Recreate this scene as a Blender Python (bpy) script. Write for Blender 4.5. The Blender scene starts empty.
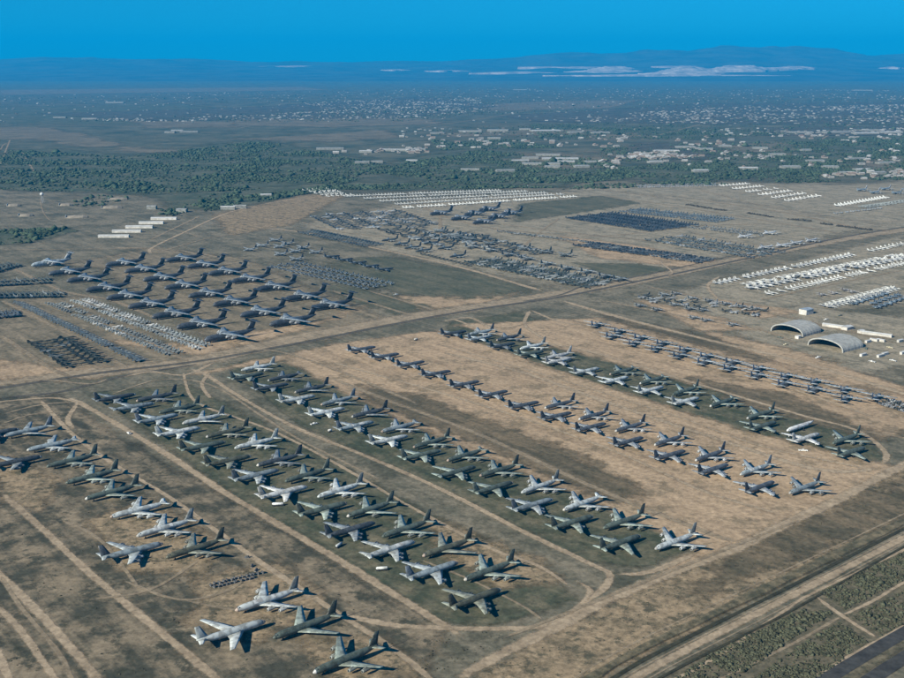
import bpy, math, random
import numpy as np
from mathutils import noise as mnoise, Vector

random.seed(7)
rng = np.random.default_rng(7)
SC = bpy.context.scene
COL = SC.collection
R_ = math.radians

# ------------------------------------------------------------------ camera
CAM_H = 330.0            # metres above the desert floor
FPX = 1100.0             # focal length in pixels of a 904 px wide picture
YH = 66.0                # picture row of the true horizon
PITCH = math.atan2(339.0 - YH, FPX)
cam = bpy.data.cameras.new('camera')
cam.sensor_width = 36.0
cam.lens = FPX / 904.0 * 36.0
cam.clip_start = 1.0
cam.clip_end = 200000.0
camo = bpy.data.objects.new('camera', cam)
camo.location = (0, 0, CAM_H)
camo.rotation_euler = (math.pi / 2 - PITCH, 0, 0)
COL.objects.link(camo)
SC.camera = camo

# ------------------------------------------------------------------ sky and sun
S_ANG = R_(37.5)                         # direction of the roads, the parked aircraft's axis
S = np.array([math.cos(S_ANG), math.sin(S_ANG)])
RV = np.array([S[1], -S[0]])             # direction of the rows, towards the viewer's right
SUN_EL, SUN_TO = R_(30.0), R_(41.0)      # elevation; shadows run towards SUN_TO
world = bpy.data.worlds.new('World')
SC.world = world
world.use_nodes = True
wn, wl = world.node_tree.nodes, world.node_tree.links
wn.clear()
sky = wn.new('ShaderNodeTexSky')
sky.sky_type = 'NISHITA'
sky.sun_disc = False
sky.sun_elevation = SUN_EL
sky.sun_rotation = R_(90) - (SUN_TO + math.pi)
sky.altitude = 1500
sky.air_density = 1.0
sky.dust_density = 0.0
sky.ozone_density = 6.0
hs = wn.new('ShaderNodeMix')            # one even tint over the whole sky, turning its light teal
hs.data_type = 'RGBA'
hs.blend_type = 'MULTIPLY'
hs.inputs[0].default_value = 1.0
hs.inputs[7].default_value = (.06, .70, 1.0, 1)
bg = wn.new('ShaderNodeBackground')
bg.inputs['Strength'].default_value = 0.055
wo = wn.new('ShaderNodeOutputWorld')
wl.new(sky.outputs[0], hs.inputs[6])
wl.new(hs.outputs[2], bg.inputs['Color'])
wl.new(bg.outputs[0], wo.inputs['Surface'])

sun = bpy.data.lights.new('sun', 'SUN')
sun.energy = 4.8
sun.angle = R_(0.5)
sun.color = (1.0, 0.95, 0.80)
suno = bpy.data.objects.new('sun', sun)
d = Vector((math.cos(SUN_TO) * math.cos(SUN_EL), math.sin(SUN_TO) * math.cos(SUN_EL), -math.sin(SUN_EL)))
suno.rotation_euler = d.to_track_quat('-Z', 'Y').to_euler()
suno.location = (0, 0, 600)
COL.objects.link(suno)

SC.view_settings.view_transform = 'Standard'
SC.view_settings.look = 'None'
SC.view_settings.exposure = 0.84
SC.view_settings.gamma = 1.0
SC.render.engine = 'CYCLES'
SC.cycles.use_denoising = True
SC.cycles.max_bounces = 4
SC.cycles.diffuse_bounces = 2
SC.cycles.volume_bounces = 0
SC.cycles.transparent_max_bounces = 24

# ------------------------------------------------------------------ helpers
def P(x, y, z=0.0):
    """the place on the level z that stands at this spot of the view (world metres)"""
    u, v = x - 452.0, y - 339.0
    dx = u
    dy = FPX * math.cos(PITCH) - v * math.sin(PITCH)
    dz = -(FPX * math.sin(PITCH) + v * math.cos(PITCH))
    t = (CAM_H - z) / -dz
    return np.array([dx * t, dy * t])

def tag(o, label=None, cat=None, group=None, kind=None):
    if label: o['label'] = label
    if cat: o['category'] = cat
    if group: o['group'] = group
    if kind: o['kind'] = kind
    return o

def link(name, me, mat=None, parent=None):
    o = bpy.data.objects.new(name, me)
    COL.objects.link(o)
    if mat is not None and not me.materials:
        me.materials.append(mat)
    if parent is not None:
        o.parent = parent
    return o

def empty(name, loc, rz=0.0):
    o = bpy.data.objects.new(name, None)
    o.empty_display_size = 2
    o.location = loc
    o.rotation_euler = (0, 0, rz)
    COL.objects.link(o)
    return o

class MB:
    def __init__(self):
        self.v, self.f = [], []
    def loft(self, rings, caps=True):
        n = len(rings[0]); b = len(self.v)
        for r in rings: self.v.extend([tuple(p) for p in r])
        for i in range(len(rings) - 1):
            for j in range(n):
                k = (j + 1) % n
                self.f.append((b + i * n + j, b + i * n + k, b + (i + 1) * n + k, b + (i + 1) * n + j))
        if caps:
            self.f.append(tuple(b + j for j in reversed(range(n))))
            self.f.append(tuple(b + (len(rings) - 1) * n + j for j in range(n)))
        return self
    def tube(self, secs, n=12, sy=1.0, sz=1.0, y0=0.0):
        """sections (x, radius, zc) along x"""
        self.loft([[(x, y0 + r * sy * math.cos(2 * math.pi * j / n), zc + r * sz * math.sin(2 * math.pi * j / n)) for j in range(n)] for x, r, zc in secs])
        return self
    def wing(self, secs, vertical=False, th=0.11):
        """secs (span, le_x, chord, z) ; airfoil of 6 points"""
        prof = [(0, 0), (0.25, .5), (0.65, .38), (1, .03), (1, -.03), (0.65, -.3), (0.25, -.42)]
        rings = []
        for s, le, c, z in secs:
            ring = []
            for px, pz in prof:
                if vertical: ring.append((le - px * c, pz * c * th, s))
                else: ring.append((le - px * c, s, z + pz * c * th))
            rings.append(ring)
        self.loft(rings)
        return self
    def box(self, x0, x1, y0, y1, z0, z1):
        b = len(self.v)
        self.v += [(x0, y0, z0), (x1, y0, z0), (x1, y1, z0), (x0, y1, z0), (x0, y0, z1), (x1, y0, z1), (x1, y1, z1), (x0, y1, z1)]
        self.f += [tuple(b + i for i in q) for q in ((0, 3, 2, 1), (4, 5, 6, 7), (0, 1, 5, 4), (1, 2, 6, 5), (2, 3, 7, 6), (3, 0, 4, 7))]
        return self
    def disc(self, x, y, z, r, w, n=8):
        """a wheel across y"""
        self.loft([[(x + r * math.cos(2 * math.pi * j / n), y + dy, z + r * math.sin(2 * math.pi * j / n)) for j in range(n)] for dy in (-w / 2, w / 2)])
        return self
    def mesh(self, name, smooth=False):
        me = bpy.data.meshes.new(name)
        me.from_pydata(self.v, [], self.f)
        if smooth:
            for p in me.polygons: p.use_smooth = len(p.vertices) == 4
        me.update()
        return me

# ------------------------------------------------------------------ materials
def newmat(name):
    m = bpy.data.materials.new(name)
    m.use_nodes = True
    nt = m.node_tree
    b = nt.nodes['Principled BSDF']
    return m, nt, b

def nd(nt, t, **kw):
    n = nt.nodes.new(t)
    for k, v in kw.items(): setattr(n, k, v)
    return n

def math_(nt, op, a, b=None, clamp=False):
    n = nd(nt, 'ShaderNodeMath', operation=op, use_clamp=clamp)
    for i, x in enumerate((a, b)):
        if x is None: continue
        if isinstance(x, (int, float)): n.inputs[i].default_value = x
        else: nt.links.new(x, n.inputs[i])
    return n.outputs[0]

def sstep(nt, x, lo, hi):
    n = nd(nt, 'ShaderNodeMapRange', interpolation_type='SMOOTHSTEP')
    nt.links.new(x, n.inputs['Value'])
    n.inputs['From Min'].default_value = lo
    n.inputs['From Max'].default_value = hi
    return n.outputs[0]

def mixc(nt, fac, a, b):
    n = nd(nt, 'ShaderNodeMix', data_type='RGBA')
    for sock, x in ((n.inputs[0], fac), (n.inputs[6], a), (n.inputs[7], b)):
        if isinstance(x, (tuple, list)): sock.default_value = (*x[:3], 1)
        elif isinstance(x, (int, float)): sock.default_value = x
        else: nt.links.new(x, sock)
    return n.outputs[2]

def noise_(nt, vec, scale, detail=4, rough=.6):
    n = nd(nt, 'ShaderNodeTexNoise')
    n.inputs['Scale'].default_value = scale
    n.inputs['Detail'].default_value = detail
    n.inputs['Roughness'].default_value = rough
    nt.links.new(vec, n.inputs['Vector'])
    return n.outputs['Fac']

def soil(name, dark, light, brush, patch=1 / 60., streak=.5, brush_amt=.5, alpha=None, alpha_amp=1.1, alpha_scale=1 / 22., bias=.5, rough=.95, sharp=.16):
    """desert floor: two earths, drawn-out grading streaks along the rows, dry brush; alpha: frayed border from the 'rim' attribute"""
    m, nt, b = newmat(name)
    geo = nd(nt, 'ShaderNodeNewGeometry')
    pos = geo.outputs['Position']
    rot = nd(nt, 'ShaderNodeMapping', vector_type='POINT')
    rot.inputs['Rotation'].default_value = (0, 0, R_(52.5))
    rot.inputs['Scale'].default_value = (.12, 1, 1)
    pre = nd(nt, 'ShaderNodeVectorRotate', rotation_type='Z_AXIS')
    pre.inputs['Angle'].default_value = R_(52.5)
    nt.links.new(pos, pre.inputs['Vector'])
    sc = nd(nt, 'ShaderNodeVectorMath', operation='MULTIPLY')
    sc.inputs[1].default_value = (.12, 1, 1)
    nt.links.new(pre.outputs[0], sc.inputs[0])
    nt.nodes.remove(rot)
    n1 = noise_(nt, pos, patch, 9, .70)
    n2 = noise_(nt, sc.outputs[0], 1 / 14., 5, .65)
    n3 = noise_(nt, pos, 1 / 5., 6, .72)
    a = math_(nt, 'MULTIPLY', n1, 1.0 - streak)
    a = math_(nt, 'ADD', a, math_(nt, 'MULTIPLY', n2, streak))
    f = sstep(nt, a, bias - sharp, bias + sharp)
    c = mixc(nt, f, dark, light)
    g = math_(nt, 'MULTIPLY', sstep(nt, noise_(nt, pos, patch * 1.7, 9, .76), .50, .60), brush_amt)
    c = mixc(nt, g, c, brush)
    vn = nd(nt, 'ShaderNodeMix', data_type='RGBA', blend_type='MULTIPLY')
    vn.inputs[0].default_value = 1
    nt.links.new(c, vn.inputs[6])
    ramp = nd(nt, 'ShaderNodeMapRange')
    ramp.inputs['From Min'].default_value = .3; ramp.inputs['From Max'].default_value = .7
    ramp.inputs['To Min'].default_value = .58; ramp.inputs['To Max'].default_value = 1.38
    nt.links.new(n3, ramp.inputs['Value'])
    cc = nd(nt, 'ShaderNodeCombineColor')
    for i in range(3): nt.links.new(ramp.outputs[0], cc.inputs[i])
    nt.links.new(cc.outputs[0], vn.inputs[7])
    nt.links.new(vn.outputs[2], b.inputs['Base Color'])
    b.inputs['Roughness'].default_value = rough
    b.inputs['Specular IOR Level'].default_value = .1
    if alpha is not None:
        at = nd(nt, 'ShaderNodeAttribute', attribute_name='rim')
        na = math_(nt, 'MULTIPLY', math_(nt, 'SUBTRACT', noise_(nt, pos, alpha_scale, 5, .65), .5), alpha_amp)
        na2 = math_(nt, 'MULTIPLY', math_(nt, 'SUBTRACT', n2, .5), alpha_amp * .5)
        x = math_(nt, 'ADD', math_(nt, 'ADD', at.outputs['Fac'], na), na2)
        al = math_(nt, 'MULTIPLY', sstep(nt, x, .22, .70), alpha)
        nt.links.new(al, b.inputs['Alpha'])
    return m

TAN_L, TAN_D = (.400, .292, .190), (.245, .180, .117)
BRUSH = (.052, .054, .036)
M_GROUND = soil('desert_floor', (.084, .084, .060), (.195, .168, .120), BRUSH, 1 / 80., .40, .6, bias=.49, sharp=.12)
M_FIELD = soil('dry_field', (.058, .058, .042), (.225, .180, .122), (.042, .045, .032), 1 / 38., .35, .85, alpha=1.0, bias=.505, sharp=.085)
M_GRASS = soil('dry_grass', (.054, .066, .042), (.170, .148, .098), (.048, .054, .036), 1 / 24., .35, .6, alpha=.95, bias=.53, sharp=.13)
M_GREEN = soil('green_grass', (.070, .080, .054), (.165, .148, .100), (.056, .068, .044), 1 / 60., .5, .5, alpha=.9, alpha_amp=1.6, bias=.52)
M_TAN = soil('sandy_lot', TAN_D, TAN_L, (.110, .096, .062), 1 / 60., .72, .55, alpha=.97, bias=.45)
M_DUST = soil('dusty_lot', (.125, .110, .076), (.255, .205, .140), (.080, .078, .054), 1 / 45., .6, .6, alpha=.95, bias=.50, sharp=.13)
M_STRIP = soil('worn_strip', (.085, .078, .052), (.20, .155, .10), (.06, .06, .04), 1 / 40., .75, .6, alpha=.85, alpha_amp=1.6, bias=.5)
M_ROUGH = soil('rough_sand', (.130, .108, .070), (.290, .218, .138), (.070, .068, .045), 1 / 20., .3, .85, alpha=.97, bias=.46, sharp=.12)
M_TRACK = soil('dirt_track_earth', (.270, .208, .140), (.400, .312, .215), (.20, .16, .11), 1 / 20., .6, .35, alpha=.86, alpha_amp=1.0, alpha_scale=1 / 6., bias=.45)
M_VERGE = soil('road_verge', (.20, .162, .112), (.345, .272, .188), (.12, .105, .074), 1 / 30., .6, .5, alpha=.9, alpha_amp=.9, bias=.45)
M_FAINT = soil('faint_track_earth', (.215, .170, .115), (.330, .262, .180), (.14, .118, .082), 1 / 20., .6, .3, alpha=.72, alpha_amp=.8, alpha_scale=1 / 8., bias=.45)
M_ASPH = soil('old_asphalt', (.070, .066, .056), (.115, .104, .086), (.13, .108, .08), 1 / 30., .7, .3, alpha=.9, alpha_amp=.6)
M_HIGHWAY = soil('highway_asphalt', (.040, .040, .040), (.060, .060, .058), (.07, .068, .06), 1 / 30., .7, .2, alpha=1, alpha_amp=.1)
M_APRON = soil('grey_apron', (.165, .152, .112), (.315, .268, .195), (.095, .096, .070), 1 / 50., .6, .6, alpha=.92, bias=.46, sharp=.13)
M_DITCH = soil('ditch_growth', (.030, .032, .022), (.060, .056, .036), (.03, .034, .02), 1 / 8., .3, .5, alpha=.95, alpha_amp=.6)
M_BANK = soil('grassed_bank', (.075, .074, .048), (.190, .152, .096), (.055, .058, .038), 1 / 10., .3, .6, alpha=.95, alpha_amp=.6)
M_WOODF = soil('wood_floor', (.052, .070, .046), (.140, .136, .094), (.040, .060, .038), 1 / 120., .3, .7, alpha=.95, alpha_scale=1 / 150., alpha_amp=1.6, bias=.52)
M_FARTAN = soil('far_field', (.120, .112, .082), (.220, .188, .136), (.085, .088, .064), 1 / 160., .3, .6, alpha=.8, alpha_scale=1 / 160., alpha_amp=1.4)
M_FARGREY = soil('far_suburb_floor', (.066, .076, .064), (.130, .122, .100), (.040, .052, .042), 1 / 110., .2, .8, alpha=.8, alpha_scale=1 / 150., alpha_amp=1.2)
M_FARSCRUB = soil('far_scrub', (.050, .066, .046), (.140, .134, .096), (.036, .052, .036), 1 / 230., .3, .75, alpha=.95, alpha_scale=1 / 150., alpha_amp=.8, bias=.50)
M_SCRUBF = soil('scrub_floor', (.075, .070, .046), (.165, .138, .092), (.055, .057, .036), 1 / 8., .2, .8, alpha=1, alpha_amp=.3)

def plain(name, col, rough=.7, spec=.3, metal=0.0, var=.25, vscale=.15):
    m, nt, b = newmat(name)
    geo = nd(nt, 'ShaderNodeNewGeometry')
    n = noise_(nt, geo.outputs['Position'], vscale, 4, .6)
    c = mixc(nt, sstep(nt, n, .3, .7), tuple(x * (1 - var) for x in col), tuple(min(1, x * (1 + var)) for x in col))
    nt.links.new(c, b.inputs['Base Color'])
    b.inputs['Roughness'].default_value = rough
    b.inputs['Specular IOR Level'].default_value = spec
    b.inputs['Metallic'].default_value = metal
    return m

def paint_mat(name, rough=.45, stain=.75, scale=.30):
    """weathered aircraft paint, its colour taken from each object's own colour"""
    m, nt, b = newmat(name)
    oi = nd(nt, 'ShaderNodeObjectInfo')
    tc = nd(nt, 'ShaderNodeTexCoord')
    off = nd(nt, 'ShaderNodeVectorMath', operation='ADD')
    nt.links.new(tc.outputs['Object'], off.inputs[0])
    cmb = nd(nt, 'ShaderNodeCombineXYZ')
    r100 = math_(nt, 'MULTIPLY', oi.outputs['Random'], 300)
    nt.links.new(r100, cmb.inputs[0]); nt.links.new(r100, cmb.inputs[1])
    nt.links.new(cmb.outputs[0], off.inputs[1])
    n1 = noise_(nt, off.outputs[0], scale, 4, .6)
    n2 = noise_(nt, off.outputs[0], scale * 6, 3, .6)
    dk = nd(nt, 'ShaderNodeMix', data_type='RGBA', blend_type='MULTIPLY')
    dk.inputs[0].default_value = stain
    nt.links.new(oi.outputs['Color'], dk.inputs[6])
    dk.inputs[7].default_value = (.42, .40, .38, 1)
    mx = nd(nt, 'ShaderNodeMix', data_type='RGBA')
    nt.links.new(sstep(nt, n1, .42, .60), mx.inputs[0])
    nt.links.new(oi.outputs['Color'], mx.inputs[6]); nt.links.new(dk.outputs[2], mx.inputs[7])
    fine = nd(nt, 'ShaderNodeMix', data_type='RGBA')
    nt.links.new(math_(nt, 'MULTIPLY', sstep(nt, n2, .5, .75), .25), fine.inputs[0])
    nt.links.new(mx.outputs[2], fine.inputs[6]); fine.inputs[7].default_value = (.36, .33, .28, 1)
    nt.links.new(fine.outputs[2], b.inputs['Base Color'])
    b.inputs['Roughness'].default_value = rough
    b.inputs['Specular IOR Level'].default_value = .35
    return m
M_PAINT = paint_mat('weathered_paint')
M_RUBBER = plain('tyre_rubber', (.025, .025, .026), .8)
M_GLASS = plain('cockpit_glass', (.02, .025, .03), .12, .6)
M_WHITE = plain('white_sheet_roof', (.46, .46, .45), .6, var=.15, vscale=.08)
M_DULL = plain('dull_wall', (.20, .20, .18), .8)
M_GREYR = plain('grey_sheet_roof', (.27, .275, .265), .7)
M_FABRIC = plain('shelter_fabric', (.31, .31, .29), .7, var=.2, vscale=.2)
M_DARKIN = plain('shelter_inside', (.12, .12, .12), .9)
M_CONC = plain('concrete', (.30, .29, .27), .85)
M_EARTHR = plain('earth_cover', (.22, .19, .15), .95)
M_WALL = plain('pale_wall', (.48, .46, .42), .8)
M_SHRUB = plain('desert_brush', (.064, .067, .042), .9, .1, var=.55, vscale=.25)
M_SHRUBD = plain('dry_brush', (.062, .060, .040), .9, .1, var=.4, vscale=.2)
M_TREE = plain('mesquite_leaf', (.048, .068, .042), .9, .1, var=.45, vscale=.02)
M_MOUNT = plain('mountain_rock', (.060, .055, .050), .95, .05, var=.35, vscale=1 / 900.)
M_MINE = plain('mine_tailings', (.34, .285, .25), .95, .05, var=.45, vscale=1 / 260.)
M_METAL = plain('galvanised_steel', (.32, .33, .34), .5, .4, .4)

def island_mat(name, cols, rough=.7):
    m, nt, b = newmat(name)
    g = nd(nt, 'ShaderNodeNewGeometry')
    r = nd(nt, 'ShaderNodeValToRGB')
    r.color_ramp.interpolation = 'CONSTANT'
    e = r.color_ramp.elements
    while len(e) < len(cols): e.new(.5)
    for i, c in enumerate(cols):
        e[i].position = i / len(cols); e[i].color = (*c, 1)
    nt.links.new(g.outputs['Random Per Island'], r.inputs[0])
    nt.links.new(r.outputs[0], b.inputs['Base Color'])
    b.inputs['Roughness'].default_value = rough
    return m
M_HOUSES = island_mat('house_mix', [(.25, .245, .23), (.17, .165, .145), (.11, .115, .10), (.20, .19, .17), (.14, .12, .10), (.36, .36, .345)])

# ------------------------------------------------------------------ ground and its layers
def struct(name, me, mat):
    return tag(link(name, me, mat), kind='structure')

gm = bpy.data.meshes.new('ground')
gx = [-90000, -30000, -8000, -2000, 0, 2000, 8000, 30000, 90000]
gy = [-3000, 0, 1000, 3000, 9000, 25000, 90000]
gm.from_pydata([(x, y, 0) for y in gy for x in gx], [], [(j * 9 + i, j * 9 + i + 1, j * 9 + i + 10, j * 9 + i + 9) for j in range(6) for i in range(8)])
struct('ground', gm, M_GROUND)

def seg_dist(pts, poly):
    dmin = np.full(len(pts), 1e18)
    n = len(poly)
    for i in range(n):
        a, b = poly[i], poly[(i + 1) % n]
        ab = b - a
        t = np.clip(((pts - a) @ ab) / max(1e-9, ab @ ab), 0, 1)
        q = pts - (a + t[:, None] * ab)
        dmin = np.minimum(dmin, np.hypot(q[:, 0], q[:, 1]))
    return dmin

def inside(pts, poly):
    c = np.zeros(len(pts), bool)
    n = len(poly); j = n - 1
    for i in range(n):
        xi, yi = poly[i]; xj, yj = poly[j]
        cond = ((yi > pts[:, 1]) != (yj > pts[:, 1]))
        with np.errstate(divide='ignore', invalid='ignore'):
            xx = (xj - xi) * (pts[:, 1] - yi) / (yj - yi) + xi
        c ^= cond & (pts[:, 0] < xx)
        j = i
    return c

def patch(name, px, mat, z, soft, res=110):
    """an area of ground of one kind, its border fraying over 'soft' metres"""
    poly = np.array([P(*q) for q in px])
    # work in the road / row frame
    B = np.stack([S, RV], 1)
    q = poly @ B
    lo, hi = q.min(0) - soft, q.max(0) + soft
    cell = max((hi - lo).max() / res, 1.5)
    na, nb = (np.ceil((hi - lo) / cell)).astype(int) + 1
    A, Bb = np.meshgrid(lo[0] + np.arange(na) * cell, lo[1] + np.arange(nb) * cell, indexing='ij')
    pts = np.stack([A.ravel(), Bb.ravel()], 1) @ B.T
    sd = seg_dist(pts, poly) * np.where(inside(pts, poly), 1, -1)
    rim = np.clip(.5 + sd / (2 * soft), 0, 1)
    g = rim.reshape(na, nb)
    keep = (np.maximum(np.maximum(g[:-1, :-1], g[1:, :-1]), np.maximum(g[:-1, 1:], g[1:, 1:])) > 0)
    ii, jj = np.nonzero(keep)
    idx = lambda i, j: i * nb + j
    faces = np.stack([idx(ii, jj), idx(ii, jj + 1), idx(ii + 1, jj + 1), idx(ii + 1, jj)], 1)
    used, inv = np.unique(faces, return_inverse=True)
    faces = inv.reshape(faces.shape)
    vs = np.column_stack([pts[used], np.full(len(used), z)])
    me = bpy.data.meshes.new(name)
    me.from_pydata(vs.tolist(), [], faces.tolist())
    at = me.attributes.new('rim', 'FLOAT', 'POINT')
    at.data.foreach_set('value', rim[used].astype(np.float32))
    me.flip_normals() if me.polygons and me.polygons[0].normal.z < 0 else None
    return struct(name, me, mat)

def smooth_line(pts, step=6.0, cap=400):
    pts = [np.array(p, float) for p in pts]
    if len(pts) == 2: ctrl = [pts[0] * 2 - pts[1]] + pts + [pts[1] * 2 - pts[0]]
    else: ctrl = [pts[0] * 2 - pts[1]] + pts + [pts[-1] * 2 - pts[-2]]
    out = []
    total = sum(np.linalg.norm(pts[i + 1] - pts[i]) for i in range(len(pts) - 1))
    step = max(step, total / cap)
    for i in range(1, len(ctrl) - 2):
        p0, p1, p2, p3 = ctrl[i - 1:i + 3]
        n = max(2, int(np.linalg.norm(p2 - p1) / step))
        for k in range(n):
            t = k / n
            out.append(.5 * ((2 * p1) + (p2 - p0) * t + (2 * p0 - 5 * p1 + 4 * p2 - p3) * t * t + (3 * p1 - p0 - 3 * p2 + p3) * t ** 3))
    out.append(pts[-1])
    return np.array(out)

def ribbon(name, px, width, mat, z, wob=.12, world_pts=None, hard=False, hump=0.0):
    L = smooth_line([P(*q) for q in px] if world_pts is None else world_pts)
    T = np.gradient(L, axis=0)
    T /= np.linalg.norm(T, axis=1)[:, None] + 1e-9
    N = np.stack([-T[:, 1], T[:, 0]], 1)
    us = (-1, -.55, 0, .55, 1)
    vs, rim = [], []
    ph = random.random() * 100
    run = np.concatenate([[0], np.cumsum(np.linalg.norm(np.diff(L, axis=0), axis=1))])
    for i, (p, n) in enumerate(zip(L, N)):
        tail = min(1.0, min(run[i], run[-1] - run[i]) / (width * 2.5) + .12)
        w = width * .5 * (1 + wob * 2 * (mnoise.noise(Vector((i * .13, ph, 0)))))
        for u in us:
            q = p + n * u * w
            zz = z + hump * (1 - u * u)
            vs.append((q[0], q[1], zz)); rim.append(1.0 if hard else (1 - abs(u)) * 1.15 * tail)
    k = len(us)
    fs = [(i * k + j + 1, i * k + j, (i + 1) * k + j, (i + 1) * k + j + 1) for i in range(len(L) - 1) for j in range(k - 1)]
    me = bpy.data.meshes.new(name)
    me.from_pydata(vs, [], fs)
    at = me.attributes.new('rim', 'FLOAT', 'POINT')
    at.data.foreach_set('value', np.array(rim, np.float32))
    return struct(name, me, mat)

# far country
patch('scrub_plain', [(-500, 192), (0, 189), (220, 196), (330, 189), (560, 187), (700, 182), (904, 170), (1400, 165), (1500, 72), (-600, 72)], M_FARSCRUB, .20, 60, 160)
for i, poly in enumerate([
    [(0, 150), (60, 149), (130, 156), (200, 146), (260, 140), (330, 152), (400, 168), (330, 176), (330, 188), (250, 196), (150, 194), (0, 190)],
    [(150, 196), (330, 183), (440, 182), (560, 187), (430, 190), (330, 190), (262, 204), (215, 210), (180, 206)],
    [(370, 170), (420, 156), (480, 150), (545, 150), (600, 160), (650, 176), (560, 186), (430, 184)],
    [(610, 168), (700, 160), (800, 156), (904, 150), (960, 152), (960, 168), (800, 176), (650, 184)],
    [(530, 124), (700, 127), (790, 134), (690, 140), (540, 137)],
    [(780, 140), (904, 134), (960, 135), (960, 148), (800, 150)],
    [(-60, 108), (180, 104), (260, 114), (180, 124), (-60, 124)],
    [(-20, 232), (62, 228), (75, 231), (30, 243), (-20, 247)],
    [(430, 140), (520, 141), (560, 147), (440, 150)],
]): patch('woodland_floor', poly, M_WOODF, .30 + .04 * i, 60 if i != 7 else 25)
for i, poly in enumerate([
    [(-40, 127), (40, 127), (75, 133), (122, 145), (90, 148), (45, 140), (-40, 138)],
    [(125, 147), (180, 150), (170, 153), (118, 151)],
    [(235, 119), (340, 116), (430, 119), (440, 124), (330, 127), (235, 126)],
    [(300, 136), (380, 130), (405, 137), (330, 142), (240, 139)],
    [(470, 105), (560, 101), (640, 100), (610, 108), (490, 111)],
    [(585, 135), (630, 133), (655, 138), (590, 140)],
    [(690, 146), (790, 142), (810, 150), (700, 154)],
    [(590, 152), (680, 150), (700, 156), (620, 158)],
    [(0, 90), (300, 87), (330, 90), (0, 95)],
    [(780, 110), (904, 105), (950, 108), (800, 114)],
    [(520, 152), (570, 154), (590, 166), (540, 164)],
    [(850, 158), (950, 154), (950, 170), (870, 172)], [(505, 160), (560, 153), (605, 158), (600, 168), (545, 170)], [(440, 133), (600, 129), (610, 134), (450, 137)], [(620, 148), (700, 144), (730, 150), (640, 156)],
    [(130, 120), (230, 122), (235, 127), (150, 128)],
]): patch('far_field', poly, M_FARTAN, .70 + .04 * i, 70)
for i, poly in enumerate([
    [(40, 114), (240, 108), (420, 97), (500, 106), (400, 118), (150, 121)],
    [(500, 116), (700, 104), (904, 102), (960, 104), (960, 124), (700, 124), (540, 122)],
    [(640, 142), (720, 148), (700, 160), (620, 158)],
    [(760, 128), (904, 126), (960, 128), (960, 134), (780, 136)],
]): patch('suburb_floor', poly, M_FARGREY, 1.3 + .04 * i, 90)

# the base: lots, fields, aprons
patch('dry_field', [(-30, 400), (60, 395), (90, 420), (240, 505), (440, 625), (420, 700), (-60, 700)], M_FIELD, .05, 14)
patch('dry_grass', [(95, 392), (190, 385), (330, 460), (420, 510), (540, 565), (575, 600), (480, 628), (440, 620), (240, 500)], M_GRASS, .08, 10)
patch('dry_grass', [(225, 365), (275, 355), (400, 420), (640, 520), (700, 545), (640, 568), (585, 560), (440, 488), (300, 425)], M_GRASS, .08, 8)
patch('dry_grass', [(450, 322), (520, 312), (600, 355), (720, 390), (860, 432), (885, 458), (840, 465), (740, 432), (600, 388), (445, 340)], M_GRASS, .08, 9)
patch('dry_grass', [(330, 262), (390, 256), (470, 272), (535, 290), (470, 298), (400, 294), (340, 276)], M_GREEN, .163, 34)
patch('dry_grass', [(340, 280), (390, 296), (430, 308), (400, 314), (350, 300), (330, 288)], M_GREEN, .163, 24)
patch('dry_grass', [(520, 204), (600, 196), (640, 203), (570, 214), (515, 222)], M_GREEN, .08, 25)
patch('dry_grass', [(575, 263), (640, 264), (672, 270), (620, 280)], M_GREEN, .08, 15)
patch('sandy_lot', [(190, 375), (330, 345), (440, 330), (600, 385), (740, 430), (870, 462), (900, 468), (740, 545), (640, 592), (700, 548), (640, 522), (400, 420), (285, 360)], M_TAN, .11, 12)
patch('sandy_lot', [(455, 325), (600, 318), (760, 355), (904, 395), (940, 420), (880, 440), (720, 392), (600, 358)], M_TAN, .11, 14)
patch('sandy_lot', [(30, 262), (100, 268), (230, 350), (330, 340), (390, 320), (340, 300), (240, 258), (150, 248), (90, 260)], M_DUST, .11, 26)
patch('sandy_lot', [(20, 300), (80, 296), (220, 355), (90, 378), (0, 382), (-20, 350)], M_DUST, .14, 24)
patch('worn_strip', [(360, 385), (420, 396), (560, 448), (650, 492), (610, 503), (480, 445), (370, 404)], M_STRIP, .15, 16)
patch('dry_field', [(690, 378), (790, 395), (890, 440), (830, 430), (740, 402)], M_STRIP, .15, 16)
patch('dry_field', [(600, 315), (760, 345), (840, 362), (760, 362), (640, 330)], M_STRIP, .15, 20)
patch('rough_sand', [(460, 690), (550, 632), (640, 588), (740, 548), (904, 470), (960, 450), (960, 500), (904, 520), (580, 690)], M_ROUGH, .12, 9)
patch('grassed_field', [(740, 552), (850, 502), (940, 462), (950, 500), (800, 560), (680, 600)], M_STRIP, .14, 18)
patch('grey_apron', [(700, 318), (800, 306), (904, 318), (930, 360), (860, 375), (780, 350)], M_APRON, .12, 18)
patch('grey_apron', [(650, 300), (760, 270), (904, 235), (930, 300), (820, 310), (720, 320)], M_APRON, .10, 30)
patch('grey_apron', [(300, 225), (420, 200), (600, 190), (760, 205), (880, 225), (700, 262), (560, 285), (430, 262)], M_APRON, .06, 50)
patch('grey_apron', [(560, 190), (720, 178), (904, 172), (960, 180), (960, 225), (860, 232), (700, 205)], M_APRON, .05, 60)
patch('rough_sand', [(215, 215), (320, 190), (345, 195), (290, 225), (230, 235)], M_ROUGH, .13, 25)
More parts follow.
